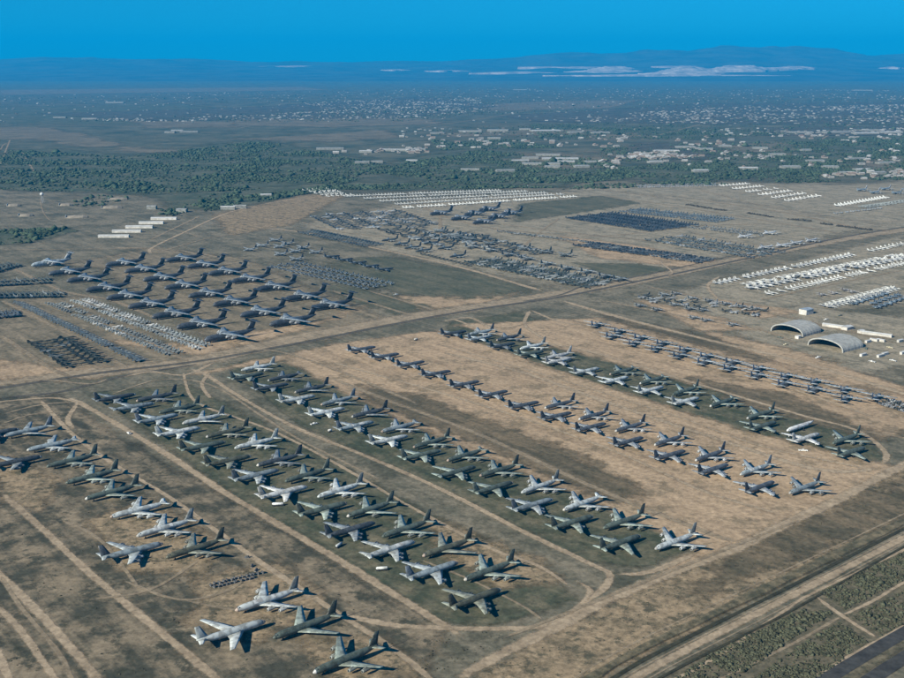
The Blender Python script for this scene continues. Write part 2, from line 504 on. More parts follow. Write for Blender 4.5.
for i, poly in enumerate([[(95, 340), (180, 345), (330, 320), (380, 300), (300, 330), (200, 356)], [(400, 296), (470, 296), (520, 292), (480, 304), (400, 312)],
        [(560, 236), (640, 246), (720, 262), (690, 268), (600, 258)], [(700, 330), (800, 352), (904, 388), (904, 396), (790, 368)], [(0, 360), (60, 368), (140, 366), (100, 378), (0, 380)], [(720, 300), (800, 312), (760, 318)],
        [(640, 300), (720, 318), (760, 330), (700, 330)]]): patch('bare_earth', poly, M_TAN, .155 + .002 * i, 20)
for i, poly in enumerate([[(200, 580), (280, 560), (330, 600), (260, 640), (190, 620)], [(90, 520), (150, 500), (220, 545), (200, 575), (120, 570)], [(0, 455), (60, 480), (40, 510), (0, 500)], [(300, 640), (380, 640), (420, 670), (340, 690)], [(430, 520), (540, 560), (560, 580), (500, 590), (440, 550)]]): patch('bare_earth', poly, M_ROUGH, .112 + .002 * i, 14)
patch('scrub_field', [(650, 690), (700, 655), (800, 606), (850, 575), (960, 525), (960, 610), (840, 690)], M_SCRUBF, .12, 5)

# long perimeter bank, drain and roads in the lower right
ribbon('bank', [(562, 700), (628, 657), (750, 597), (904, 522), (980, 484)], 12, M_BANK, .2, .25, hump=1.2)
ribbon('ditch', [(582, 700), (646, 659), (766, 599), (904, 529), (980, 491)], 5, M_DITCH, .215, .12, hump=.3)
ribbon('perimeter_road', [(600, 700), (660, 664), (770, 607), (904, 538), (980, 498)], 10, M_TRACK, .24, .12)
ribbon('dirt_track', [(590, 700), (652, 662), (768, 603), (904, 533.5), (980, 495)], 2.2, M_FAINT, .246, .1)
ribbon('dirt_track', [(616, 700), (668, 668), (782, 609), (904, 543), (980, 502)], 2.0, M_FAINT, .247, .1)
ribbon('dirt_track', [(545, 700), (612, 655), (740, 592), (904, 514), (980, 477)], 2.6, M_FAINT, .246, .1)
ribbon('drain', [(628, 700), (672, 672), (790, 612), (904, 547), (980, 505)], 3.2, M_DITCH, .22, .05, hump=.6)
ribbon('dirt_track', [(655, 690), (720, 655), (795, 604), (812, 594), (904, 550), (980, 512)], 4, M_TRACK, .25)
ribbon('dirt_track', [(812, 594), (842, 616), (880, 640)], 5, M_TRACK, .26)
ribbon('dirt_track', [(842, 616), (875, 600), (904, 583), (980, 545)], 4, M_TRACK, .25)
ribbon('dirt_track', [(842, 616), (800, 640), (760, 660), (700, 690)], 4, M_FAINT, .25)
ribbon('highway', [(790, 705), (835, 674), (904, 633), (990, 585)], 9, M_HIGHWAY, .28, 0, hard=True)
ribbon('highway', [(830, 705), (870, 680), (904, 658), (990, 606)], 9, M_HIGHWAY, .28, 0, hard=True)
ribbon('highway_verge', [(775, 705), (825, 671), (904, 626), (990, 578)], 4, M_TRACK, .25)

# main road across the base
ribbon('main_road_verge', [(-80, 396), (0, 384), (80, 374), (190, 362), (300, 338), (420, 316), (560, 294), (640, 280), (750, 257), (850, 238), (960, 222)], 62, M_VERGE, .17, .12)
ribbon('main_road', [(-80, 400), (0, 388), (100, 373), (200, 361), (300, 343), (405, 322), (480, 309), (560, 297), (640, 281), (740, 260), (850, 236), (960, 219)], 13, M_ASPH, .21, .05)
ribbon('taxi_lane', [(0, 398), (60, 392), (120, 377), (200, 364)], 10, M_ASPH, .21, .1)
ribbon('taxi_lane', [(520, 302), (560, 295), (590, 284), (640, 276), (740, 254)], 7, M_ASPH, .22, .1)
TR = [  # dirt tracks between the lots: (points, width, faint?)
    ([(60, 398), (78, 402), (130, 432), (180, 463), (234, 498), (330, 555), (400, 598), (440, 623), (470, 640)], 9, 0),
    ([(0, 492), (8, 499), (50, 536), (88, 572), (140, 615), (204, 668), (230, 690)], 8, 0),
    ([(-20, 560), (0, 575), (50, 625), (98, 680), (110, 695)], 8, 0),
    ([(-10, 600), (20, 630), (62, 690)], 6, 0),
    ([(-10, 640), (15, 690)], 7, 0),
    ([(0, 575), (20, 606), (60, 655), (75, 690)], 4, 1),
    ([(40, 400), (70, 432), (110, 462), (170, 498), (240, 548), (290, 582), (333, 610), (380, 640), (418, 668), (440, 690)], 6, 0),
    ([(333, 610), (359, 619), (400, 626), (440, 628), (490, 629), (549, 625), (583, 604), (590, 590), (570, 578)], 7, 0),
    ([(183, 372), (200, 372), (250, 403), (301, 430), (370, 458), (440, 489), (520, 530), (586, 562), (610, 575), (600, 592), (583, 604)], 7, 0),
    ([(183, 372), (190, 395), (208, 408), (270, 430), (333, 462), (402, 502), (485, 546), (538, 566), (572, 588)], 4.5, 0),
    ([(120, 378), (150, 372), (185, 375), (215, 362)], 7, 0),
    ([(210, 372), (202, 385), (212, 400)], 6, 0),
    ([(78, 402), (68, 420), (76, 430)], 7, 0),
    ([(78, 402), (50, 398), (0, 402), (-30, 406)], 6, 0),
    ([(0, 415), (40, 405), (78, 402)], 5, 1),
    ([(440, 690), (500, 655), (549, 631), (599, 604), (640, 586), (690, 566), (736, 548), (790, 522), (841, 498), (890, 472), (960, 440)], 13, 0),
    ([(330, 378), (400, 405), (480, 435), (600, 490), (700, 530), (745, 545)], 8, 1),
    ([(610, 575), (650, 572), (700, 552)], 7, 0),
    ([(440, 352), (520, 372), (600, 400), (720, 440), (820, 470), (890, 468)], 9, 0),
    ([(450, 318), (500, 335), (590, 352), (700, 385), (800, 415), (855, 430), (885, 452), (882, 466)], 7, 0),
    ([(855, 430), (904, 438), (950, 448)], 6, 1),
    ([(560, 300), (600, 312), (700, 338), (800, 362), (904, 394), (950, 408)], 12, 0),
    ([(600, 300), (690, 318), (760, 330), (800, 345)], 9, 1),
    ([(440, 322), (470, 318), (495, 330), (520, 335)], 7, 0), ([(530, 310), (525, 325), (545, 340)], 7, 0), ([(470, 318), (500, 328), (535, 322)], 5, 1), ([(530, 310), (560, 322), (590, 326)], 6, 0),
    ([(545, 292), (470, 270), (420, 258), (360, 245), (300, 232), (262, 228)], 12, 0),
    ([(0, 262), (60, 290), (110, 300), (160, 320)], 10, 1),
    ([(152, 254), (152, 248), (185, 232), (225, 214), (260, 205), (310, 196)], 8, 0),
    ([(150, 240), (200, 216)], 8, 1), ([(0, 250), (150, 249), (200, 254), (240, 262)], 8, 1),
    ([(420, 205), (440, 215), (480, 226), (560, 240), (640, 252)], 12, 1),
    ([(440, 215), (440, 230), (434, 240)], 10, 1),
    ([(500, 230), (600, 236), (700, 226), (780, 224)], 10, 1),
    ([(700, 200), (780, 212), (850, 226), (904, 232)], 16, 1),
    ([(600, 195), (700, 210), (790, 225), (850, 235)], 12, 1),
    ([(330, 290), (400, 312), (420, 316)], 10, 1), ([(365, 290), (400, 300), (440, 312)], 9, 1),
    ([(720, 276), (708, 286), (718, 300)], 7, 0), ([(640, 285), (720, 302), (800, 320), (904, 345)], 14, 1),
    ([(0, 300), (60, 330), (130, 370)], 8, 1), ([(0, 335), (50, 368), (75, 378)], 9, 1), ([(60, 300), (150, 345), (190, 362)], 6, 1),
    ([(0, 385), (40, 380), (90, 384), (110, 378)], 6, 1),
    ([(60, 520), (100, 540), (140, 590)], 4, 1), ([(90, 600), (150, 590), (200, 560)], 4, 1),
    ([(0, 425), (30, 415), (60, 412)], 4, 1), ([(110, 395), (160, 380), (210, 385), (260, 415), (300, 440), (380, 480)], 4, 1), ([(240, 350), (280, 352), (340, 372), (420, 405)], 7, 1),
    ([(420, 560), (470, 580), (520, 605), (545, 622)], 3, 1), ([(180, 600), (240, 610), (300, 600), (330, 590)], 4, 1), ([(120, 580), (180, 600), (230, 590), (250, 570)], 4, 1), ([(500, 640), (600, 600), (700, 560), (800, 520)], 4, 1),
    ([(330, 362), (470, 402), (600, 446), (700, 490), (780, 515)], 6, 0), ([(440, 345), (560, 380), (680, 418), (760, 446), (870, 470)], 5, 0), ([(595, 335), (700, 362), (800, 392), (880, 420)], 6, 0), ([(560, 318), (700, 350), (850, 392), (904, 405)], 5, 1),
    ([(300, 222), (340, 232), (400, 238), (440, 240)], 7, 1), ([(330, 205), (400, 212), (430, 216)], 7, 1), ([(500, 224), (560, 232), (640, 240), (720, 250), (745, 256)], 9, 1), ([(560, 218), (540, 232), (520, 250)], 7, 1), ([(690, 232), (720, 240), (790, 250)], 7, 1),
    ([(660, 262), (672, 272), (668, 276)], 5, 0), ([(760, 300), (830, 285), (904, 270)], 7, 1), ([(700, 190), (760, 205), (830, 218), (904, 222)], 8, 1), ([(600, 190), (680, 200), (760, 212)], 8, 1), ([(790, 318), (850, 330), (904, 342)], 8, 1),
    ([(110, 248), (152, 248)], 8, 0), ([(160, 252), (210, 238), (255, 232)], 6, 1), ([(165, 228), (190, 234), (200, 238)], 5, 1), ([(0, 240), (50, 244), (120, 246)], 5, 1), ([(40, 200), (45, 215), (60, 222), (110, 215)], 4, 1), ([(0, 212), (60, 212), (120, 205), (200, 200)], 4, 1),
    ([(-40, 124), (300, 128), (600, 124), (950, 117)], 14, 1), ([(-40, 106), (400, 103), (950, 106)], 16, 1), ([(-40, 98), (500, 94), (950, 97)], 20, 1), ([(420, 128), (520, 112), (580, 98)], 14, 1), ([(640, 140), (720, 118), (760, 100)], 14, 1), ([(240, 128), (330, 110), (390, 96)], 14, 1), ([(820, 140), (860, 118), (880, 102)], 14, 1), ([(590, 150), (760, 146), (950, 140)], 12, 1), ([(430, 146), (540, 142), (700, 138), (950, 133)], 12, 1),
    ([(0, 150), (8, 143), (40, 141), (90, 140)], 8, 1), ([(0, 165), (6, 150), (10, 140)], 9, 1), ([(22, 152), (30, 165), (34, 172)], 9, 1),
]
for k, (pts, w, faint) in enumerate(TR):
    ribbon('dirt_track', pts, w * 1.25, M_FAINT if faint else M_TRACK, .175 + .0045 * k)

# ------------------------------------------------------------------ mountains and mine
CREST = [(-300, 59), (-100, 58.5), (0, 58), (60, 56.5), (110, 55), (140, 56.5), (175, 55.5), (230, 59), (280, 61), (340, 59.5), (400, 60.5), (450, 60), (500, 57.5), (545, 53), (580, 51), (600, 52), (640, 48.5), (690, 46), (715, 44.5), (735, 43.5), (755, 45), (780, 45.5), (810, 48), (850, 51.5), (904, 53.5), (1000, 55), (1200, 57)]
def crest_z(x_px, dist):
    xs, ys = zip(*CREST)
    return CAM_H + (YH - np.interp(x_px, xs, ys)) / FPX * dist
Y0, Y1, YC = 25000.0, 46000.0, 38000.0
NX, NY = 240, 44
vs = []
for j in range(NY):
    y = Y0 + (Y1 - Y0) * j / (NY - 1)
    for i in range(NX):
        xp = -300 + 1500 * i / (NX - 1)
        x = (xp - 452) / FPX * y / math.cos(PITCH)
        c = crest_z(xp, YC)
        t = max(0.0, 1 - abs(y - YC) / (YC - Y0)) if y < YC else max(0.0, 1 - (y - YC) / (Y1 - YC))
        t = t ** 1.5
        rid = 1 - abs(mnoise.noise(Vector((x / 2600, y / 2600, 3)))) * 1.0
        rid2 = 1 - abs(mnoise.noise(Vector((x / 900, y / 900, 9))))
        z = c * t * (.62 + .28 * rid + .10 * rid2) if t < 1 else c
        vs.append((x, y, z - 2 if j else -3))
me = bpy.data.meshes.new('mountain_range')
me.from_pydata(vs, [], [(j * NX + i, j * NX + i + 1, (j + 1) * NX + i + 1, (j + 1) * NX + i) for j in range(NY - 1) for i in range(NX - 1)])
struct('mountain_range', me, M_MOUNT)
vs_mount = vs

def mount_z(x, y):
    xp = x * FPX * math.cos(PITCH) / y + 452
    i = (xp + 300) / 1500 * (NX - 1); j = (y - Y0) / (Y1 - Y0) * (NY - 1)
    i = min(max(int(round(i)), 0), NX - 1); j = min(max(int(round(j)), 0), NY - 1)
    return vs_mount[j * NX + i][2]
def tailings(px0, px1, y_base, y_top, seed):
    """a pale stepped mine dump on the foot of the mountains"""
    xm = (px0 + px1) / 2
    D = 25200.0
    while D < 36000:
        x = (xm - 452) / FPX * D
        if CAM_H + (YH - y_base) / FPX * D <= mount_z(x, D): break
        D += 100
    zb = CAM_H + (YH - y_base) / FPX * D
    zt = CAM_H + (YH - y_top) / FPX * D
    xa, xb = (px0 - 452) / FPX * D, (px1 - 452) / FPX * D
    cx, hw, dp = (xa + xb) / 2, (xb - xa) / 2, 500.0
    r = random.Random(seed)
    n, steps = 48, 4
    ph = [r.random() * 6 for _ in range(4)]
    def ring(s, z):
        out = []
        for j in range(n):
            a = 2 * math.pi * j / n
            w = 1 + .10 * math.sin(3 * a + ph[0]) + .08 * math.sin(5 * a + ph[1]) + .05 * math.sin(9 * a + ph[2])
            out.append((cx + hw * s * w * math.cos(a), D + dp * s * w * math.sin(a), z * (1 + .03 * math.sin(2 * a + ph[3]))))
        return out
    rings = [ring(1.0, zb - 60)]
    for k in range(steps):
        z1 = zb + (zt - zb) * (k + 1) / steps
        rings.append(ring(.98 - k * .2, z1 - (zt - zb) / steps * .1)); rings.append(ring(.86 - k * .2, z1))
    return struct('mine_dump', MB().loft(rings).mesh('mine_dump'), M_MINE)
for k, a in enumerate([(566, 652, 72.0, 69.5), (584, 636, 70.2, 66.5), (640, 722, 73.5, 70.5), (652, 712, 71, 67), (696, 764, 71, 65.5), (558, 778, 75, 73.8), (768, 804, 67.8, 66.4), (640, 700, 66.8, 66), (730, 790, 69, 67.5), (472, 562, 72.6, 71.4), (520, 600, 67.2, 66.6), (262, 318, 66.4, 65.8), (384, 412, 70, 69.3), (425, 470, 70.6, 70), (866, 892, 68, 66.8)]):
    tailings(*a, k)

# ------------------------------------------------------------------ vegetation
def lump(r, h, seed, n1=6):
    """a small ragged bush: broken rings of leaf clumps"""
    q = random.Random(seed)
    m = MB()
    for c in range(5):
        cx, cy, cz = q.uniform(-.55, .55) * r, q.uniform(-.55, .55) * r, q.uniform(.3, .7) * h
        s = q.uniform(.35, .6) * r
        for k in range(9):
            a, e = q.uniform(0, 6.28), q.uniform(-.6, 1.4)
            ctr = Vector((cx + s * math.cos(a) * math.cos(e), cy + s * math.sin(a) * math.cos(e), max(.05 * h, cz + s * .8 * math.sin(e))))
            t = Vector((q.gauss(0, 1), q.gauss(0, 1), q.gauss(0, .7))).normalized() * s * .55
            u = t.cross(Vector((q.gauss(0, 1), q.gauss(0, 1), q.gauss(0, 1)))).normalized() * s * .5
            b = len(m.v)
            m.v += [tuple(ctr - t - u), tuple(ctr + t - u * .6), tuple(ctr + t * .7 + u), tuple(ctr - t * .8 + u)]
            m.f.append((b, b + 1, b + 2, b + 3))
    b = len(m.v)
    ring = [(r * .5 * math.cos(2 * math.pi * j / 6), r * .5 * math.sin(2 * math.pi * j / 6), h * .35) for j in range(6)]
    m.v += ring + [(0, 0, h * .8), (0, 0, 0)]
    for j in range(6):
        m.f.append((b + j, b + (j + 1) % 6, b + 6)); m.f.append((b + (j + 1) % 6, b + j, b + 7))
    return m
def scatter_mesh(name, pts, rmin, rmax, hk, mat, seed, sig=.38):
    """many low crowns in one mesh: each a deformed eight-sided crown"""
    q = np.random.default_rng(seed)
    n = len(pts)
    base = np.array([(1, 0, .3), (.3, .95, .35), (-.8, .6, .3), (-.8, -.6, .35), (.3, -.95, .3), (.15, .1, 1.0), (.1, -.1, -.02), (.55, .5, .75), (-.55, .2, .8), (.1, -.65, .72)])
    F = np.array([(0, 1, 7), (7, 1, 5), (1, 2, 8), (1, 8, 5), (2, 3, 8), (8, 3, 5), (3, 4, 9), (3, 9, 5), (4, 0, 9), (9, 0, 5), (0, 7, 5), (1, 0, 6), (2, 1, 6), (3, 2, 6), (4, 3, 6), (0, 4, 6)])
    r = q.uniform(rmin, rmax, n) * q.lognormal(-.06, sig, n)
    a = q.uniform(0, 6.28, n)
    V = base[None] * (1 + q.normal(0, .22, (n, len(base), 3)))
    ca, sa = np.cos(a)[:, None], np.sin(a)[:, None]
    X = (V[..., 0] * ca - V[..., 1] * sa) * r[:, None] + pts[:, 0:1]
    Y = (V[..., 0] * sa + V[..., 1] * ca) * r[:, None] + pts[:, 1:2]
    Z = V[..., 2] * (r * hk)[:, None]
    v = np.stack([X, Y, Z], -1).reshape(-1, 3)
    f = (F[None] + (np.arange(n) * len(base))[:, None, None]).reshape(-1, 3)
    me = bpy.data.meshes.new(name)
    me.vertices.add(len(v)); me.vertices.foreach_set('co', v.ravel())
    me.loops.add(len(f) * 3); me.loops.foreach_set('vertex_index', f.ravel().astype(np.int32))
    me.polygons.add(len(f)); me.polygons.foreach_set('loop_start', np.arange(0, len(f) * 3, 3, dtype=np.int32))
    me.update(calc_edges=True)
    o = link(name, me, mat)
    return tag(o, kind='stuff')
def fill(px, n, seed, clump=60., thr=.0):
    poly = np.array([P(*q) for q in px])
    q = np.random.default_rng(seed)
    lo, hi = poly.min(0), poly.max(0)
    out = []
    while sum(len(o) for o in out) < n:
        p = lo + q.random((n * 2, 2)) * (hi - lo)
        p = p[inside(p, poly)]
        if thr is not None:
            k = np.array([mnoise.noise(Vector((a / clump, b / clump, seed))) for a, b in p]) if len(p) else np.zeros(0)
            p = p[k > thr + q.normal(0, .25, len(p))]
        out.append(p)
    return np.concatenate(out)[:n]

WOODS = [([(0, 150), (130, 157), (260, 141), (400, 168), (330, 188), (150, 194), (0, 190)], 9000),
         ([(180, 204), (330, 186), (440, 184), (560, 188), (330, 190), (215, 210)], 1500),
         ([(370, 170), (480, 150), (600, 160), (650, 176), (560, 186), (430, 184)], 4500),
         ([(610, 168), (904, 150), (960, 152), (960, 168), (650, 184)], 5000),
         ([(-30, 232), (70, 228), (30, 243), (-30, 247)], 350),
         ([(530, 124), (790, 134), (690, 140), (540, 137)], 2200), ([(780, 140), (960, 135), (960, 148), (800, 150)], 2200),
         ([(560, 190), (904, 180), (904, 172), (600, 184)], 700), ([(430, 140), (520, 141), (560, 148), (440, 150)], 1200), ([(68, 201), (100, 195), (128, 199), (110, 205), (80, 208)], 70), ([(158, 210), (186, 208), (184, 216), (160, 216)], 50), ([(195, 196), (240, 192), (240, 208), (205, 212)], 260),
         ([(400, 130), (904, 112), (904, 132), (500, 142)], 2600), ([(60, 122), (420, 106), (500, 112), (400, 122)], 1800), ([(300, 102), (960, 98), (960, 112), (330, 116)], 3200), ([(600, 146), (904, 140), (904, 158), (600, 162)], 2600), ([(0, 96), (904, 92), (904, 100), (0, 104)], 2500)]
wp = np.concatenate([fill(p, int(n * 1.25), 11 + i, 190., .08) for i, (p, n) in enumerate(WOODS)])
tag(scatter_mesh('mesquite_wood', wp, 2.2, 4.8, .9, M_TREE, 5), 'dark green mesquite woodland spread beyond the aircraft park', 'woodland')

SHR = [([(660, 690), (710, 655), (800, 610), (835, 612), (790, 640), (720, 690)], 2400, M_SHRUB), ([(820, 592), (904, 552), (960, 524), (960, 548), (904, 580), (845, 610)], 2200, M_SHRUB),
       ([(740, 690), (800, 645), (840, 622), (868, 642), (800, 690)], 1500, M_SHRUB), ([(850, 618), (904, 590), (960, 560), (960, 590), (882, 636)], 1100, M_SHRUB)]
near = np.concatenate([fill(p, n, 40 + i, 14., -.25) for i, (p, n, _) in enumerate(SHR)])
loose = np.concatenate([fill([(460, 690), (640, 592), (904, 472), (960, 455), (960, 500), (904, 522), (590, 690)], 260, 61, 16., .25),
                        fill([(0, 500), (240, 510), (440, 628), (420, 690), (0, 690)], 260, 62, 14., .28),
                        fill([(880, 650), (960, 600), (960, 690), (850, 690)], 60, 63, 10., -.3),
                        fill([(440, 635), (540, 628), (470, 670), (420, 670)], 60, 64, 18., 0.)])
def vis_order(p):
    return np.argsort(p[:, 1])
allp = near[vis_order(near)]
inner = [p for p in allp if abs(p[0] / p[1]) < .42 and p[1] < 640][:300]
rest = np.array([p for p in allp if not any(p is k for k in inner)])
SHV = [lump(1.0, 1.15, 900 + k).mesh('desert_shrub') for k in range(6)]
for me in SHV: me.materials.append(M_SHRUB)
for k, p in enumerate(inner):
    o = link('desert_shrub', SHV[k % 6])
    s = random.uniform(.9, 1.7)
    o.location = (p[0], p[1], .1); o.scale = (s, s, s * random.uniform(.7, 1.0)); o.rotation_euler = (0, 0, random.uniform(0, 6.28))
    tag(o, 'low grey-green desert shrub in the scrub plots beside the highway', 'shrub', 'shrubs in the scrub plots')
tag(scatter_mesh('desert_scrub', rest, .5, 1.15, .9, M_SHRUB, 8, .25), 'grey-green desert scrub filling the plots beyond the highway', 'scrub')
tag(scatter_mesh('dry_brush', loose, .3, .7, .8, M_SHRUBD, 9, .2), 'scattered low dry brush on the open sand and fields', 'brush')

# ------------------------------------------------------------------ aircraft
def engine_mesh(L, r, py, pz):
    m = MB()
    n = 12
    prof = [(0, r * .72), (L * .02, r * .86), (L * -.12, r), (L * -.45, r * .98), (L * -.8, r * .7), (L * -1.0, r * .48)]
    m.loft([[(x, rr * math.cos(2 * math.pi * j / n), rr * math.sin(2 * math.pi * j / n)) for j in range(n)] for x, rr in prof])
    m.box(-L * .75, -L * .12, -.18, .18, r * .8, pz)
    return m
def intake_mesh(r):
    m = MB(); n = 12
    m.v += [(.02, r * .7 * math.cos(2 * math.pi * j / n), r * .7 * math.sin(2 * math.pi * j / n)) for j in range(n)] + [(-.0, 0, 0)]
    m.f += [(j, (j + 1) % n, n) for j in range(n)]
    m.tube([(.3, .05, 0), (.05, r * .25, 0)], 6)
    return m

def proto(parts):
    """parts: list of (part name, mesh, offset, key colour, subparts[(name, mesh, offset, key)])"""
    return parts
def mm(m, name, mat, smooth=True):
    me = m.mesh(name, smooth); me.materials.append(mat); return me

def make_tanker():
    fus = MB().tube([(20.7, .12, 3.35), (20.25, .7, 3.38), (19.2, 1.22, 3.5), (17.4, 1.72, 3.7), (15, 2.02, 3.82), (8, 2.12, 3.85), (-6, 2.12, 3.85), (-11, 1.85, 4.05), (-15, 1.3, 4.45), (-18.5, .65, 4.9), (-19.9, .25, 5.1)], 14)
    ck = MB().loft([[(18.75, -1.0, 4.42), (18.75, 1.0, 4.42), (17.95, 1.25, 4.98), (17.95, -1.25, 4.98)], [(18.95, -1.0, 4.47), (18.95, 1.0, 4.47), (18.1, 1.25, 5.12), (18.1, -1.25, 5.12)]])
    rad = MB().tube([(20.85, .1, 3.35), (20.4, .68, 3.38), (19.5, 1.14, 3.48), (19.15, 1.28, 3.5)], 14)
    cover = MB()
    for i in range(2):
        xa, xb = (9.5, 4.0) if i == 0 else (-2.0, -4.5)
        n_ = 8
        cover.v += [(x_, 2.17 * math.cos(a_), 3.85 + 2.17 * math.sin(a_)) for x_ in (xa, xb) for a_ in [math.pi * (.12 + .76 * j_ / n_) for j_ in range(n_ + 1)]]
        b_ = i * 2 * (n_ + 1)
        cover.f += [(b_ + j_, b_ + j_ + 1, b_ + n_ + 2 + j_, b_ + n_ + 1 + j_) for j_ in range(n_)]
    W = {}
    for s in (1, -1):
        W[s] = mm(MB().wing([(s * 1.5, 7.2, 10.2, 2.9), (s * 6.2, 3.7, 7.4, 3.45), (s * 19.9, -6.8, 2.9, 5.0)]), 'wing', M_PAINT)
    fin = MB().wing([(5.2, -12.3, 7.0, 0), (6.4, -13.6, 6.0, 0), (12.9, -17.7, 2.9, 0)], True, .09)
    ST = {s: mm(MB().wing([(s * .6, -14.4, 5.0, 5.0), (s * 6.3, -18.6, 2.1, 5.55)]), 'tailplane', M_PAINT) for s in (1, -1)}
    eng = mm(engine_mesh(5.6, 1.0, 0, 1.5), 'engine', M_PAINT)
    itk = mm(intake_mesh(1.0), 'intake', M_RUBBER)
    gear_n = mm(MB().box(14.2, 14.6, -.18, .18, .6, 2.4).disc(14.4, -.4, .55, .5, .35).disc(14.4, .4, .55, .5, .35), 'nose_gear', M_RUBBER, False)
    gears = {}
    for s in (1, -1):
        g = MB().box(-1.0, -.6, s * 3.1, s * 3.5, .6, 3.0) if s > 0 else MB().box(-1.0, -.6, -3.5, -3.1, .6, 3.0)
        for dx in (-1.6, 0):
            for dy in (-.55, .55): g.disc(dx, s * 3.3 + dy, .6, .6, .4)
        gears[s] = mm(g, 'main_gear', M_RUBBER, False)
    parts = [('fuselage', mm(fus, 'fuselage', M_PAINT), (0, 0, 0), 'body', [('cockpit_window', mm(ck, 'cockpit_window', M_GLASS, False), (0, 0, 0), None), ('radome', mm(rad, 'radome', M_PAINT), (0, 0, 0), 'nose'), ('protective_cover', mm(cover, 'protective_cover', M_PAINT), (0, 0, 0), 'cover')]),
             ('wing', W[1], (0, 0, 0), 'wing', []), ('wing', W[-1], (0, 0, 0), 'wing', []),
             ('tail_fin', mm(fin, 'tail_fin', M_PAINT), (0, 0, 0), 'fin', []),
             ('tailplane', ST[1], (0, 0, 0), 'tailplane', []), ('tailplane', ST[-1], (0, 0, 0), 'tailplane', [])]
    for y in (8.3, 14.2):
        le = 7.2 - (y - 1.5) * .745
        zz = 3.0 + (y - 1.5) * .112 - 1.45
        for s in (1, -1):
            parts.append(('engine', eng, (le + 2.6, s * y, zz), 'engine', [('intake', itk, (0.02, 0, 0), None)]))
    parts += [('nose_gear', gear_n, (0, 0, 0), None, []), ('main_gear', gears[1], (0, 0, 0), None, []), ('main_gear', gears[-1], (0, 0, 0), None, [])]
    return parts

def make_giant():
    fus = MB().tube([(35.5, .3, 4.3), (34.6, 1.6, 4.5), (32.5, 2.6, 4.9), (29, 3.4, 5.3), (24, 3.75, 5.5), (-6, 3.75, 5.5), (-14, 3.4, 5.9), (-22, 2.5, 6.9), (-30, 1.4, 8.1), (-35, .5, 8.9)], 16, .95, 1.12)
    ck = MB().loft([[(31.7, -1.6, 7.0), (31.7, 1.6, 7.0), (30.2, 2.0, 8.0), (30.2, -2.0, 8.0)], [(32.2, -1.6, 7.2), (32.2, 1.6, 7.2), (30.6, 2.0, 8.25), (30.6, -2.0, 8.25)]])
    hump = MB().tube([(17, .3, 9.2), (14, 1.8, 9.3), (4, 2.2, 9.4), (-6, 1.6, 9.2), (-11, .3, 8.9)], 10, 1.25, .55)
    W = {s: mm(MB().wing([(s * 1.5, 14.5, 15, 10.0), (s * 12, 8.6, 10.5, 9.6), (s * 34, -4.8, 4.6, 8.3)], th=.12), 'wing', M_PAINT) for s in (1, -1)}
    fin = MB().wing([(8.6, -20.5, 11.5, 0), (19.4, -28.6, 8.2, 0)], True, .10)
    bullet = MB().tube([(-26.5, .2, 19.5), (-28.5, .75, 19.5), (-35, .7, 19.5), (-38, .1, 19.5)], 8)
    ST = {s: mm(MB().wing([(s * .3, -28.3, 7.2, 19.7), (s * 10.5, -34.2, 3.2, 19.2)]), 'tailplane', M_PAINT) for s in (1, -1)}
    eng = mm(engine_mesh(7.6, 1.45, 0, 2.3), 'engine', M_PAINT)
    itk = mm(intake_mesh(1.45), 'intake', M_RUBBER)
    gears = []
    for s in (1, -1):
        g = MB().tube([(6, .3, 1.9), (4, 1.2, 1.9), (-8, 1.2, 1.9), (-10, .3, 1.9)], 8, 1, .8, s * 3.6)
        gears.append(mm(g, 'gear_sponson', M_PAINT))
    wh = MB()
    for x in (3, 0, -3, -6):
        for y in (-3.6, 3.6): wh.disc(x, y, .65, .65, .8)
    wheels = [mm(MB().disc(x, s * 3.6, .65, .65, .9), 'wheel', M_RUBBER, False) for x in (3, -5) for s in (1, -1)]
    ng = mm(MB().box(27, 27.6, -.3, .3, .6, 2.6).disc(27.3, -.6, .6, .6, .6).disc(27.3, .6, .6, .6, .6), 'nose_gear', M_RUBBER, False)
    parts = [('fuselage', mm(fus, 'fuselage', M_PAINT), (0, 0, 0), 'body', [('cockpit_window', mm(ck, 'cockpit_window', M_GLASS, False), (0, 0, 0), None), ('wing_fairing', mm(hump, 'wing_fairing', M_PAINT), (0, 0, 0), 'wing')]),
             ('wing', W[1], (0, 0, 0), 'wing', []), ('wing', W[-1], (0, 0, 0), 'wing', []),
             ('tail_fin', mm(fin, 'tail_fin', M_PAINT), (0, 0, 0), 'fin', [('bullet_fairing', mm(bullet, 'bullet_fairing', M_PAINT), (0, 0, 0), 'fin')]),
             ('tailplane', ST[1], (0, 0, 0), 'fin', []), ('tailplane', ST[-1], (0, 0, 0), 'fin', [])]
    for y in (12.2, 19.0):
        le = 8.6 - (y - 12) * .61
        for s in (1, -1):
            parts.append(('engine', eng, (le + 4.0, s * y, 9.6 - (y - 12) * .06 - 2.5), 'engine', [('intake', itk, (0.02, 0, 0), None)]))
    parts += [('gear_sponson', g, (0, 0, 0), 'body', []) for g in gears] + [('wheel', w, (0, 0, 0), None, []) for w in wheels] + [('nose_gear', ng, (0, 0, 0), None, [])]
    return parts

